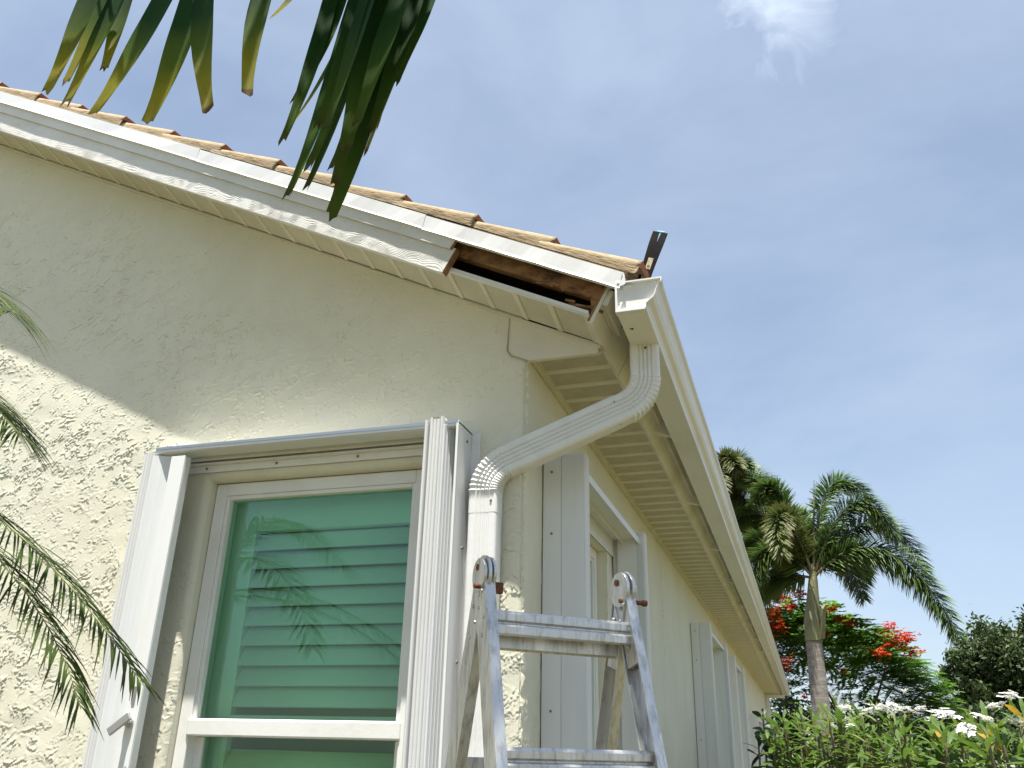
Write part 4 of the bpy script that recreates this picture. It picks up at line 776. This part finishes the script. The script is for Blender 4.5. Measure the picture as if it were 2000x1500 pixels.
# the rest of that crown (out of frame, seen in the window reflection)
def generic_frond(parent, base, P, nleaf, ll_, lw, mm, name='frond', plumose=False, droop=0.35, seed=0, rr=0.02, mrach=None, stem=0.12, fwd=(0.55, 0.95), seg=2):
    r = random.Random(seed); m = MB(); m.tube([bez(P, i / 14) - base for i in range(15)], [rr * (1 - 0.85 * i / 14) for i in range(15)], 6); fo = m.build(name, mrach or M_RACH, parent)
    V = []; F = []; UV = []
    for i in range(nleaf):
        t_ = stem + (0.995 - stem) * (i + r.random()) / nleaf; p = bez(P, t_); d = (bez(P, min(1, t_ + 0.02)) - bez(P, max(0, t_ - 0.02))).normalized()
        sdv = d.cross(Vector((0, 0, 1))); sdv = sdv.normalized() if sdv.length > 0.05 else Vector((1, 0, 0)); upv = sdv.cross(d)
        L_ = ll_ * (0.35 + 0.65 * math.sin(math.pi * min(1, 0.18 + 0.80 * t_)) ** 0.7) * r.uniform(0.8, 1.15)
        if plumose: an = r.uniform(0, 2 * math.pi); q = (sdv * math.cos(an) + upv * math.sin(an))
        else: sg = 1 if i % 2 else -1; q = (sdv * sg + upv * r.uniform(-0.05, 0.35))
        q = (q + d * r.uniform(*fwd)).normalized(); dr = Vector((0, 0, -1)) * droop * L_
        wv = q.cross(upv + sdv * 0.3); wv = wv.normalized() if wv.length > 0.05 else d; wv = wv * lw * 0.5 * r.uniform(.8, 1.2); o_ = len(V)
        for k_ in range(seg + 1):
            f_ = k_ / seg; c_ = p + q * (L_ * f_) + dr * (f_ ** 2); w_ = wv * (0.4 + 1.2 * f_ if f_ < .5 else 1.0 - (f_ - .5) * 1.76); V += [c_ - w_, c_ + w_]; UV += [(0, f_), (1, f_)]
            if k_: F.append((o_ + 2 * k_ - 2, o_ + 2 * k_ - 1, o_ + 2 * k_ + 1, o_ + 2 * k_))
    me = bpy.data.meshes.new('leaflets'); me.from_pydata([tuple(v - base) for v in V], [], F); set_uv(me, UV); lo = finish(me, 'leaflets', mm, fo); stuff(lo); return fo
for k_, (dx_, dy_, dz_) in enumerate(((2.2, 0.4, -0.3), (1.2, -1.9, -0.4), (-1.3, -1.8, -0.3), (-2.4, 0.1, 0.1), (0.4, 1.9, 0.6), (2.0, 1.4, 0.5))):
    generic_frond(palm, PB, [CR, CR + Vector((dx_ * .3, dy_ * .3, 1.1)), CR + Vector((dx_ * .8, dy_ * .8, 1.0)), CR + Vector((dx_, dy_, dz_))], 90, 0.55, 0.045, M_LEAFB, seed=k_)

for k_, P in enumerate(([CR, Vector((1.3, -3.0, 5.6)), Vector((0.5, -1.7, 5.3)), Vector((-0.25, -1.15, 4.75))], [CR, Vector((1.0, -3.3, 5.7)), Vector((0.0, -2.0, 5.5)), Vector((-1.1, -1.25, 4.85))], [CR, Vector((1.5, -2.9, 5.5)), Vector((0.9, -1.6, 5.2)), Vector((0.35, -1.0, 4.6))])):  # unseen overhead fronds, added to shade the hanging leaflets
    generic_frond(palm, PB, P, 130, 0.60, 0.055, M_LEAFB, seed=60 + k_)

# ================================================================== DATE PALM AT THE LEFT
M_DATE = leaf_ramp_mat('date_leaflet', [(0.0, (0.075, 0.115, 0.018)), (0.6, (0.055, 0.098, 0.016)), (1.0, (0.115, 0.125, 0.025))], 0.3, rough=0.5, spec=0.25)
M_DATER = mat('date_rachis', (0.20, 0.20, 0.06), 0.5)
DB = Vector((-2.35, -1.0, 0)); DC = Vector((-2.25, -1.0, 2.15))
date = empty('date_palm', DB, 'small feathery date palm with fine arching fronds in front of the gable wall', 'palm tree')
m = MB(); m.tube([DB, DB + Vector((.02, 0, 1.0)), DC - Vector((0, 0, .1)), DC + Vector((0, 0, .2))], [0.09, 0.08, 0.10, 0.03], 12); rel(m, DB); m.build('trunk', M_PTRUNK, date)
def date_frond(P, n_, ll_, seed, stem=0.25, fwd=(0.9, 1.6)):
    return generic_frond(date, DB, P, int(n_ * 1.7), ll_ * 0.80, 0.0065, M_DATE, seed=seed, droop=0.42, rr=0.0055, mrach=M_DATER, stem=stem, fwd=fwd, seg=5)
date_frond([DC, Vector((-1.75, -.95, 3.15)), at(-80, 500, -.85), at(30, 612, -.85)], 80, 0.38, 1, .3, (.6, 1.2))
date_frond([DC, Vector((-1.75, -.95, 2.95)), at(-80, 715, -.9), at(40, 850, -.9)], 100, 0.33, 2, .3, (.7, 1.3))
date_frond([DC, Vector((-1.8, -1.0, 2.7)), at(-90, 720, -.8), at(20, 805, -.8)], 80, 0.2, 7)
date_frond([DC, Vector((-1.7, -1.0, 2.62)), at(110, 1060, -1.0), at(278, 1338, -1.0)], 120, 0.19, 3, 0.15)
date_frond([DC, Vector((-1.8, -1.0, 2.55)), at(85, 1060, -1.05), at(158, 1385, -1.05)], 110, 0.18, 4, 0.15)
for k_, (dx_, dy_, dz_) in enumerate(((-1.1, 0.2, -0.2), (-0.6, -1.0, -0.1), (0.2, -1.1, 0.0), (-0.8, 0.6, 0.3))):
    generic_frond(date, DB, [DC, DC + Vector((dx_ * .3, dy_ * .3, .7)), DC + Vector((dx_ * .8, dy_ * .8, .5)), DC + Vector((dx_, dy_, dz_))], 120, 0.24, 0.011, M_DATE, seed=20 + k_, rr=0.009, mrach=M_DATER)

# ================================================================== FOXTAIL PALMS
M_FOX = leaf_ramp_mat('foxtail_leaflet', [(0.0, (0.048, 0.105, 0.024)), (0.6, (0.078, 0.145, 0.034)), (1.0, (0.15, 0.20, 0.055))], 0.22, rough=0.42, spec=0.4)
M_FOXY = leaf_ramp_mat('foxtail_young', [(0.0, (0.05, 0.11, 0.018)), (0.6, (0.09, 0.17, 0.024)), (1.0, (0.13, 0.21, 0.035))], 0.35, rough=0.35)
M_FOXB = leaf_ramp_mat('foxtail_browning', [(0.0, (0.05, 0.085, 0.022)), (0.6, (0.09, 0.12, 0.032)), (1.0, (0.17, 0.165, 0.05))], 0.2, rough=0.5, spec=0.3)
M_SHAFT = mat('crownshaft', (0.22, 0.215, 0.11), 0.6, col2=(0.13, 0.14, 0.065), vscale=4, stretch=(1, 1, .4))
def fox_trunk(pts, rads, parent, base, mm, name):
    m = MB(); P = []; R = []; n_ = 70
    for i in range(n_ + 1):
        t_ = i / n_ * (len(pts) - 1); k_ = min(int(t_), len(pts) - 2); f_ = t_ - k_
        P.append(Vector(pts[k_]).lerp(Vector(pts[k_ + 1]), f_) - base); R.append((rads[k_] * (1 - f_) + rads[k_ + 1] * f_) * (1 + (0.030 if i % 3 == 0 else -0.01) * (name == 'trunk')))
    m.tube(P, R, 18); return m.build(name, mm, parent, smooth=True)
S_ = 0.0124
F1 = Vector((1.12, 20.0, 0)); fox = empty('foxtail_palm', F1, 'tall foxtail palm with bushy plumes beyond the end of the house', 'palm tree')
c0 = Vector((1.30, 20, 5.75))
fox_trunk([F1, (1.12, 20, 1.5), (1.13, 20, 2.6), (1.14, 20, 4.24)], [0.24, 0.22, 0.215, 0.185], fox, F1, M_PTRUNK, 'trunk')
fox_trunk([(1.14, 20, 4.24), (1.16, 20, 4.7), (1.22, 20, 5.2), (1.28, 20, 5.7), (1.31, 20, 6.1)], [0.205, 0.205, 0.15, 0.11, 0.05], fox, F1, M_SHAFT, 'crownshaft')
m = MB(); m.hexa([Vector(p) - F1 for p in ((1.30, 19.78, 4.28), (1.40, 19.85, 4.28), (1.36, 19.95, 4.28), (1.28, 19.9, 4.28), (1.42, 19.70, 4.95), (1.52, 19.80, 5.10), (1.46, 19.92, 4.98), (1.38, 19.85, 5.05))]); m.build('leaf_base', M_SHAFT, fox)
def px_frond(tree, base, c, pts, n_, mm, seed, ll_=0.42, lw=0.03, plum=True, dep=0.0):
    P = [c] + [c + Vector((dx_ * S_, dep * (k_ + 1) / len(pts), -dy_ * S_ * (1.24 if (dy_ < 0 and k_ < len(pts) - 1) else 1.0))) for k_, (dx_, dy_) in enumerate(pts)]
    generic_frond(tree, base, P, n_, ll_, lw, mm, plumose=plum, droop=0.28, seed=seed, rr=0.035, mrach=mat('fox_rachis', (0.16, 0.15, 0.08), 0.6), stem=0.09)
FR = [([(25, -150), (60, -200), (130, -165)], M_FOXY, 0.3, 330, 0.42), ([(60, -130), (125, -150), (150, -70)], M_FOX, -0.6, 420, 0.42), ([(80, -110), (185, -140), (215, 10)], M_FOX, 0.8, 420, 0.45), ([(70, -60), (170, -70), (230, 125)], M_FOX, -1.0, 560, 0.50),
      ([(-40, -120), (-85, -200), (-130, -240)], M_FOX, 0.8, 420, 0.42), ([(-30, -110), (-70, -120), (-55, -15)], M_FOXB, -2.0, 380, 0.42), ([(-50, -60), (-110, -60), (-125, 45)], M_FOX, -0.8, 420, 0.45), ([(-60, -20), (-120, -10), (-150, 60)], M_FOX, 1.6, 380, 0.45), ([(-20, -100), (-110, -170), (-180, -120)], M_FOX, 1.4, 400, 0.42),
      ([(30, -110), (70, -120), (110, -10)], M_FOX, 2.0, 360, 0.42), ([(5, -110), (-15, -160), (-30, -150)], M_FOX, 2.2, 300, 0.40), ([(40, -60), (100, -90), (120, -40)], M_FOX, 2.6, 320, 0.4), ([(-30, -130), (-60, -190), (-100, -150)], M_FOX, -0.4, 360, 0.42), ([(-60, -70), (-120, -110), (-160, -20)], M_FOX, 0.6, 380, 0.44), ([(-10, -60), (-60, -60), (-85, 20)], M_FOX, 1.0, 300, 0.4), ([(20, -70), (70, -60), (95, 30)], M_FOX, 1.2, 320, 0.42)]
for k_, (pts, mm, dep, n_, ll_) in enumerate(FR): px_frond(fox, F1, c0, pts, int(n_ * 2.1), mm, 100 + k_, ll_ * 1.25, 0.040, True, dep)
m = MB(); m.tube([c0 - F1, c0 + Vector((0.12, 0, 1.1)) - F1, c0 + Vector((0.28, 0, 2.5)) - F1], [0.04, 0.03, 0.006], 8); m.build('spear_leaf', M_SHAFT, fox)
F2 = Vector((-1.1, 22.5, 0)); fox2 = empty('foxtail_palm', F2, 'browner foxtail palm half hidden behind the gutter', 'palm tree')
c2 = Vector((-0.95, 22.5, 8.0)); fox_trunk([F2, (-1.08, 22.5, 3), (-1.0, 22.5, 6.6), c2], [0.22, 0.2, 0.17, 0.10], fox2, F2, M_PTRUNK, 'trunk')
FR2 = [([(20, -80), (50, -140), (75, -70)], M_FOX, -1.2, 420), ([(30, -90), (85, -110), (110, 20)], M_FOX, -0.6, 420), ([(0, -90), (25, -120), (50, -70)], M_FOXB, -2.0, 420), ([(20, -40), (70, -40), (80, 70)], M_FOXB, -1.5, 420), ([(-10, -70), (5, -100), (10, 0)], M_FOXB, -2.4, 380), ([(-60, -80), (-110, -90), (-140, 30)], M_FOX, -1, 360), ([(30, -20), (80, 0), (75, 110)], M_FOXB, 0.4, 360), ([(-30, -110), (-40, -150), (-80, -100)], M_FOX, 0.6, 340), ([(40, -100), (90, -130), (140, -60)], M_FOX, 1.2, 340)]
for k_, (pts, mm, dep, n_) in enumerate(FR2): px_frond(fox2, F2, c2, pts, int(n_ * 2.0), mm, 200 + k_, 0.58, 0.042, True, dep)
F3 = Vector((7.9, 14, 0)); fox3 = empty('foxtail_palm', F3, 'palm almost wholly off to the right, one frond tip showing against the sky', 'palm tree')
c3 = F3 + Vector((-0.2, 0, 6.3)); fox_trunk([F3, F3 + Vector((-.05, 0, 3)), c3], [0.2, 0.17, 0.1], fox3, F3, M_PTRUNK, 'trunk')
tip3 = at(1990, 846, 14)
generic_frond(fox3, F3, [c3, c3 + Vector((-.9, 0, 1.3)), tip3 + Vector((1.0, 0, .55)), tip3 + Vector((0.30, 0, 0.02))], 420, 0.42, 0.03, M_FOX, plumose=True, droop=0.2, seed=301, rr=0.03)
for k_, (dx_, dy_, dz_) in enumerate(((2.4, .5, -.2), (1.0, -2.0, -.3), (.6, 2.2, .2), (1.8, -1.2, .5))): generic_frond(fox3, F3, [c3, c3 + Vector((dx_ * .3, dy_ * .3, 1.2)), c3 + Vector((dx_ * .8, dy_ * .8, 1.1)), c3 + Vector((dx_, dy_, dz_))], 260, 0.42, 0.03, M_FOX, plumose=True, seed=310 + k_, rr=0.03)

# ================================================================== FLOWERING TREE, OAKS, BUSHES
def limb_tree(parent, base, trunk_pts, rads, limbs, mm):
    m = MB(); m.tube([Vector(p) - base for p in trunk_pts], rads, 12); m.build('trunk', mm, parent, smooth=True)
    m = MB()
    for P, r_ in limbs: m.tube([bez(P, i / 8) - base for i in range(9)], [r_ * (1 - .8 * i / 8) for i in range(9)], 7)
    m.build('limbs', mm, parent, smooth=True)
M_BARK = mat('bark', (0.16, 0.13, 0.105), 0.95, col2=(0.09, 0.075, 0.06), vscale=8, bump=0.6, bscale=25)
M_POIN = mat('feathery_leaf', (0.16, 0.29, 0.036), 0.5, col2=(0.085, 0.20, 0.028), vscale=1.3, ramp=(0.35, 0.65), transl=0.5)
M_RED = mat('flame_petal', (0.48, 0.045, 0.010), 0.6, col2=(0.52, 0.085, 0.014), vscale=2.5, transl=0.35)
T1 = Vector((2.0, 24.6, 0)); poin = empty('flame_tree', T1, 'spreading flame tree with feathery leaves and red orange blossom behind the palm', 'tree')
limbs = []
for k_ in range(9):
    an = 2 * math.pi * k_ / 9 + .3; e_ = Vector((1.7 + 2.6 * math.cos(an), 24.4 + 2.1 * math.sin(an), random.uniform(3.0, 4.1))); limbs.append(([T1 + Vector((0, 0, 1.6)), T1 + Vector((math.cos(an) * .8, math.sin(an) * .8, 2.7)), e_ + Vector((0, 0, -.3)), e_], 0.055))
limb_tree(poin, T1, [T1, T1 + Vector((0, 0, .8)), T1 + Vector((.05, 0, 1.8))], [0.2, 0.16, 0.13], limbs, M_BARK)
def pinnate(V, F, p, d, L_, r, npair=11, wl=0.12):
    d = d.normalized(); sdv = d.cross(Vector((0, 0, 1))); sdv = sdv.normalized() if sdv.length > .05 else Vector((1, 0, 0)); up_ = sdv.cross(d)
    for i in range(npair):
        t_ = (i + .6) / npair; b_ = p + d * (L_ * t_) + Vector((0, 0, -0.22 * L_ * t_ * t_)); le = L_ * 0.34 * math.sin(math.pi * (0.12 + 0.80 * t_)) ** .6
        for sg in (-1, 1):
            q = (sdv * sg + d * .45 - up_ * .12 + Vector((r.uniform(-.1, .1),) * 3)).normalized(); w_ = d * (L_ * 0.055)
            o_ = len(V); V += [b_ - w_ * .5, b_ + q * le * .5 - w_, b_ + q * le, b_ + q * le * .5 + w_]; F.append((o_, o_ + 1, o_ + 2, o_ + 3))
r = random.Random(5); V = []; F = []
for i in range(3300):
    u_ = r.uniform(-1, 1); an = r.uniform(0, 2 * math.pi); rad = r.random() ** 0.4
    p = Vector((1.75 + 2.65 * rad * math.cos(an), 24.3 + 2.2 * rad * math.sin(an), 0)); hmax = 5.75 - 1.5 * (abs(p.x - 0.9) / 2.7) ** 1.8; p.z = hmax - (abs(r.gauss(0, .9)) if r.random() < .8 else r.uniform(0, 3.2)) - .15 * r.random()
    p.z = max(p.z, 1.6); d = Vector((p.x - 1.7, (p.y - 24.6) - .7, r.uniform(-.5, .9))) + Vector((r.uniform(-1, 1), r.uniform(-1, 1), r.uniform(-.3, .3)))
    pinnate(V, F, p, d, r.uniform(.38, .6), r)
me = bpy.data.meshes.new('crown'); me.from_pydata([tuple(v - T1) for v in V], [], F); stuff(finish(me, 'crown', M_POIN, poin))
def petals(c, R, n_, r):
    m = MB()
    for i in range(n_):
        p = c + Vector((r.gauss(0, R * .5), r.gauss(0, R * .5), r.gauss(0, R * .36)))
        for k_ in range(5):
            an = 2 * math.pi * k_ / 5 + r.random(); q = Vector((math.cos(an), math.sin(an) - .3, r.uniform(-.3, .6))).normalized(); s_ = q.cross(Vector((r.uniform(-1, 1), r.uniform(-1, 1), 1))).normalized() * .024; L_ = r.uniform(.06, .085)
            m.add([p, p + q * L_ * .7 + s_, p + q * L_, p + q * L_ * .7 - s_], [(0, 1, 2, 3)])
    return m
for k_, (px_, py_, R, n_) in enumerate(((1512, 1196, .22, 55), (1524, 1168, .18, 35), (1562, 1160, .16, 30), (1512, 1222, .24, 60), (1500, 1246, .15, 30), (1546, 1186, .12, 18), (1640, 1210, .12, 18), (1660, 1218, .13, 20), (1604, 1196, .11, 16), (1736, 1224, .13, 18), (1752, 1252, .26, 60), (1768, 1246, .20, 40), (1722, 1276, .16, 28), (1530, 1296, .20, 40), (1782, 1276, .14, 24), (1612, 1236, .10, 12), (1575, 1360, .07, 8), (1645, 1312, .06, 6), (1622, 1190, .1, 14), (1590, 1165, .1, 14))):
    m = petals(at(px_, py_, 21.9), R * 1.2, int(n_ * 1.5), r); rel(m, T1); stuff(m.build('blossom_cluster', M_RED, poin))
M_OAK = mat('oak_leaf', (0.075, 0.115, 0.032), 0.6, col2=(0.036, 0.062, 0.02), vscale=0.9, ramp=(0.35, 0.65), transl=0.25)
M_DKBUSH = mat('dark_bush_leaf', (0.045, 0.085, 0.022), 0.5, col2=(0.02, 0.045, 0.013), vscale=1.2, transl=0.25)
def clump_tree(name, base, blobs, nleaf, lsz, mm, label, cat, seed, group=None, trunk=True):
    r = np.random.default_rng(seed); e = empty(name, base, label, cat, group); V = []; tot = sum(b_[3] ** 2 for b_ in blobs)
    for x_, y_, z_, R in blobs:
        nn_ = int(nleaf * R * R / tot); nsub = 26
        sub = r.normal(0, 1, (nsub, 3)); sub /= np.linalg.norm(sub, axis=1)[:, None]; sub *= R * r.uniform(.55, 1.0, (nsub, 1)); pick = r.integers(0, nsub, nn_)
        c_ = np.array([x_, y_, z_]) + sub[pick] + r.normal(0, R * .16, (nn_, 3)); c_[:, 2] = np.maximum(c_[:, 2], 0.1)
        a_ = r.normal(0, 1, (nn_, 3)); a_ /= np.linalg.norm(a_, axis=1)[:, None]; b_ = np.cross(a_, r.normal(0, 1, (nn_, 3))); b_ /= np.linalg.norm(b_, axis=1)[:, None]
        s_ = lsz * r.uniform(.6, 1.3, (nn_, 1)); V.append(np.stack([c_ - a_ * s_, c_ + b_ * s_ * .45, c_ + a_ * s_, c_ - b_ * s_ * .45], 1).reshape(-1, 3))
    V = np.concatenate(V) - np.array(base); F = np.arange(len(V)).reshape(-1, 4); o = npmesh('crown', V, F, mm, e, False); stuff(o)
    if trunk:
        B_ = Vector(base); cz = sum(b_[2] for b_ in blobs) / len(blobs); limbs = [([B_ + Vector((0, 0, cz * .35)), B_ + Vector(((b_[0] - base[0]) * .4, (b_[1] - base[1]) * .4, cz * .55)), Vector(b_[:3]) - Vector((0, 0, .4)), Vector(b_[:3])], 0.12) for b_ in blobs]
        limb_tree(e, B_, [B_, B_ + Vector((0, 0, cz * .2)), B_ + Vector((.05, 0, cz * .45))], [0.32, 0.26, 0.2], limbs, M_BARK)
    return e
r = random.Random(8)
blobs = [(9.2, 38, 5.0, 1.5), (8.1, 38.3, 5.2, 1.25), (10.6, 38, 5.1, 1.5), (7.3, 37.8, 4.5, .95), (9.6, 38, 3.6, 1.4), (8.2, 38, 3.6, 1.2), (11.6, 38, 4.4, 1.6), (10.9, 38, 3.2, 1.4), (6.7, 37.6, 4.9, .55), (7.4, 38, 3.0, 1.0)]
clump_tree('oak_tree', (9.3, 38, 0), [(x_ , y_, z_ * 1.06 + .1, R_ * 1.08) for x_, y_, z_, R_ in blobs], 46000, 0.12, M_OAK, 'round dark green oak tree standing far beyond the flowering hedge', 'tree', 1)
clump_tree('oak_tree', (5.9, 33, 0), [(5.6, 33, 2.9, .8), (5.0, 33, 2.5, .7), (6.4, 33, 2.7, .9), (5.3, 33, 1.6, .9), (6.3, 33, 1.6, 1.0), (7.4, 33, 2.0, 1.0)], 12000, 0.10, M_OAK, 'lower dark tree at the foot of the far round oak', 'tree', 2)
clump_tree('leafy_bush', (-0.2, 27, 0), [(-0.6, 27, 2.6, 1.2), (0.7, 27, 2.3, 1.1), (-1.6, 27, 3.0, 1.2), (1.8, 27, 2.0, 1.1), (3.0, 27, 2.2, 1.2), (4.2, 27, 1.8, 1.1), (0, 27, 1.0, 1.2), (2.2, 27, .9, 1.2), (4.0, 27, .8, 1.1)], 14000, 0.10, M_DKBUSH, 'dark leafy bush massed behind the flame tree', 'bush', 3)

# ================================================================== FLOWERING HEDGE beside the house
M_PLUM = leaf_ramp_mat('hedge_leaf', [(0.0, (0.15, 0.21, 0.035)), (0.5, (0.085, 0.165, 0.024)), (1.0, (0.11, 0.185, 0.028))], 0.42, rough=0.34, spec=0.5)
M_PLUMY = leaf_ramp_mat('hedge_leaf_yellow', [(0.0, (0.35, 0.25, 0.03)), (1.0, (0.42, 0.26, 0.03))], 0.4)
M_PETAL = mat('white_petal', (0.82, 0.82, 0.78), 0.5, transl=0.25)
M_STEM = mat('hedge_stem', (0.20, 0.16, 0.11), 0.8, col2=(0.12, 0.10, 0.06), vscale=20)
def leaf_me(seed, L_, W_):
    r_ = random.Random(seed); pts = [Vector((0, L_ * t_, -0.16 * L_ * t_ * t_ * (1 + .5 * r_.random()) + .03 * L_ * math.sin(3 * t_))) for t_ in [i / 9 for i in range(10)]]
    me_ = blade_mesh('leaf', pts, W_, Vector((0, 0, 1)), 0.22, False, seed, wprof=lambda t_: max(0.05, 0.10 + 0.9 * math.sin(math.pi * min(1, t_) ** 1.5) ** .8 * (1 if t_ < .97 else .3))); me_.polygons.foreach_set('use_smooth', [True] * len(me_.polygons)); return me_
LM = []
for s_ in range(4): q = leaf_me(s_, 0.14 + .02 * s_, 0.030 + .004 * (s_ % 3)); q.materials.append(M_PLUM); LM.append(q)
for s_, cc_ in ((11, ((.20, .25, .04), (.14, .21, .03))), (12, ((.07, .12, .025), (.045, .10, .018))), (13, ((.12, .18, .03), (.075, .15, .022)))):
    q = leaf_me(s_, random.choice((.09, .12, .2)), random.choice((.022, .03, .036))); q.materials.append(leaf_ramp_mat('hedge_leaf_%s' % 'abc'[s_ - 11], [(0.0, cc_[0]), (1.0, cc_[1])], 0.42, rough=.36)); LM.append(q)
LMY = leaf_me(9, .15, .04); LMY.materials.append(M_PLUMY)
def flower_me(seed):
    r_ = random.Random(seed); m = MB()
    for i in range(9):
        c_ = Vector((r_.gauss(0, .030), r_.gauss(0, .030), r_.gauss(0.01, .018)))
        tl = Vector((r_.uniform(-.4, .4), r_.uniform(-.6, .2), 1)).normalized(); e1 = tl.orthogonal().normalized(); e2 = tl.cross(e1)
        for k_ in range(5):
            an = 2 * math.pi * k_ / 5 + r_.random() * .3; q = e1 * math.cos(an) + e2 * math.sin(an); s_ = tl.cross(q) * .0115; L_ = .038
            m.add([c_, c_ + q * L_ * .55 + s_ + tl * .008, c_ + q * L_ + tl * .004, c_ + q * L_ * .55 - s_ + tl * .008], [(0, 1, 2, 3)])
    me_ = bpy.data.meshes.new('flower_cluster'); me_.from_pydata([tuple(v) for v in m.v], [], m.f); me_.materials.append(M_PETAL); return me_
FMs = [flower_me(s_) for s_ in range(3)]
def shrub(base, tops, label, seed, leaves=16, flowers=(), fol=0, cat='shrub', mats=None, ls=1.0):
    r_ = random.Random(seed); e = empty('flowering_shrub', base, label, cat, 'hedge shrubs beside the house'); B_ = Vector(base); m = MB()
    lv = mats or LM
    for (x_, y_, z_) in tops:
        T_ = Vector((x_, y_, z_)); g_ = B_ + Vector(((x_ - base[0]) * .35 + r_.uniform(-.06, .06), (y_ - base[1]) * .35 + r_.uniform(-.06, .06), 0)); m.tube([q - B_ for q in (g_, g_.lerp(T_, .5) + Vector((r_.uniform(-.05, .05), r_.uniform(-.05, .05), 0)), T_)], [.014, .011, .007], 7)
        for i in range(leaves):
            o = bpy.data.objects.new('leaf', LMY if (r_.random() < .008 and not mats) else r_.choice(lv)); COL.objects.link(o); o.parent = e
            k_ = i / leaves; o.location = T_ - B_ - Vector((0, 0, .34 * k_ ** 1.1)) + Vector((r_.uniform(-.012, .012), r_.uniform(-.012, .012), 0)); o.rotation_euler = (math.radians(62 - 95 * k_ + r_.uniform(-18, 18)), r_.uniform(-.4, .4), i * 2.4 + r_.uniform(-.3, .3)); s_ = ls * r_.uniform(.7, 1.12) * (.75 + .4 * min(1, k_ * 3)); o.scale = (s_, s_, s_)
    m.build('stems', M_STEM, e)
    for (x_, y_, z_, s_) in flowers:
        o = bpy.data.objects.new('flower_cluster', r_.choice(FMs)); COL.objects.link(o); o.parent = e; o.location = Vector((x_, y_, z_)) - B_; o.rotation_euler = (r_.uniform(-.4, .4), r_.uniform(-.4, .4), r_.uniform(0, 6)); o.scale = (s_,) * 3
    return e
r = random.Random(31)
def tops_in(px0, px1, Y, ytop, n_, spread=.35, low=0.35):
    T_ = []
    for i in range(n_):
        px_ = px0 + (px1 - px0) * (i + r.random()) / n_; yy = Y + r.uniform(-spread, spread); p = at(px_, ytop(px_), yy); T_.append((p.x, yy, p.z - (r.random() ** 1.3) * low)); 
    return T_
top = lambda x_: 1419 - 22 * math.sin((x_ - 1490) / 80.0) - (x_ - 1490) * 0.035
def fl(lst, Y): return [(*at(a_, b_, Y), s_) for a_, b_, s_ in lst]
H = [('bright green shrub with narrow leaves against the far end of the side wall', 4.6, 1505, 1600, 12, []),
     ('bright green shrub in front of the foxtail palm trunk', 4.2, 1585, 1690, 12, [(1622, 1420, .5), (1660, 1418, .4)]),
     ('hedge shrub with a large white flower head beside the palm trunk', 3.4, 1670, 1770, 13, [(1705, 1392, .9), (1725, 1386, .8), (1650, 1387, .6), (1740, 1378, .4)]),
     ('hedge shrub with loose white flowers and a yellow leaf', 2.9, 1745, 1850, 14, [(1765, 1390, .6), (1800, 1388, .5), (1838, 1398, .8), (1820, 1410, .5), (1770, 1350, .3)]),
     ('hedge shrub carrying several white blossoms', 2.5, 1830, 1935, 14, [(1850, 1402, .7), (1892, 1424, .75), (1905, 1398, .35), (1925, 1408, .5)]),
     ('hedge shrub with the topmost white blossoms, beneath the far oak', 2.2, 1915, 2030, 14, [(1970, 1362, .65), (1940, 1382, .45), (1955, 1380, .5), (1990, 1415, .65)])]
for k_, (lb, Y, a_, b_, n_, fs_) in enumerate(H):
    T_ = tops_in(a_, b_, Y, top, n_ + 11, .45, .5); bs = (sum(t_[0] for t_ in T_) / len(T_), Y, 0); shrub(bs, T_, lb, 50 + k_, 19, fl(fs_, Y - .3))
# dark lobed plant by the wall
q0 = leaf_me(21, .16, .11); q0.materials.append(mat('fig_leaf', (0.030, 0.075, 0.028), 0.5, transl=.25)); p = at(1490, 1395, 5.0)
sm = shrub((p.x, 5.0, 0), [(p.x + dx_, 5.0 + dy_, p.z - dz_) for dx_, dy_, dz_ in ((0, 0, 0), (.05, .1, .12), (-.05, -.05, .2), (.06, 0, .28))], 'small dark broad-leaved plant against the side wall', 77, 7, (), cat='plant', mats=[q0], ls=.8)
# ---- white fence far behind
fe = empty('white_fence', (2.0, 29, 0), 'white board fence glimpsed below the hedge', 'fence')
for i in range(28):
    m = MB(); m.box(-4.0 + i * .31, -4.0 + i * .31 + .29, -.012, .012, 0.05, 1.75); m.build('board', M_WHITE, fe)
for i in range(5): m = MB(); m.box(-4.05 + i * 2.17, -3.93 + i * 2.17, -.08, -.013, 0, 1.85); m.build('post', M_WHITE, fe)
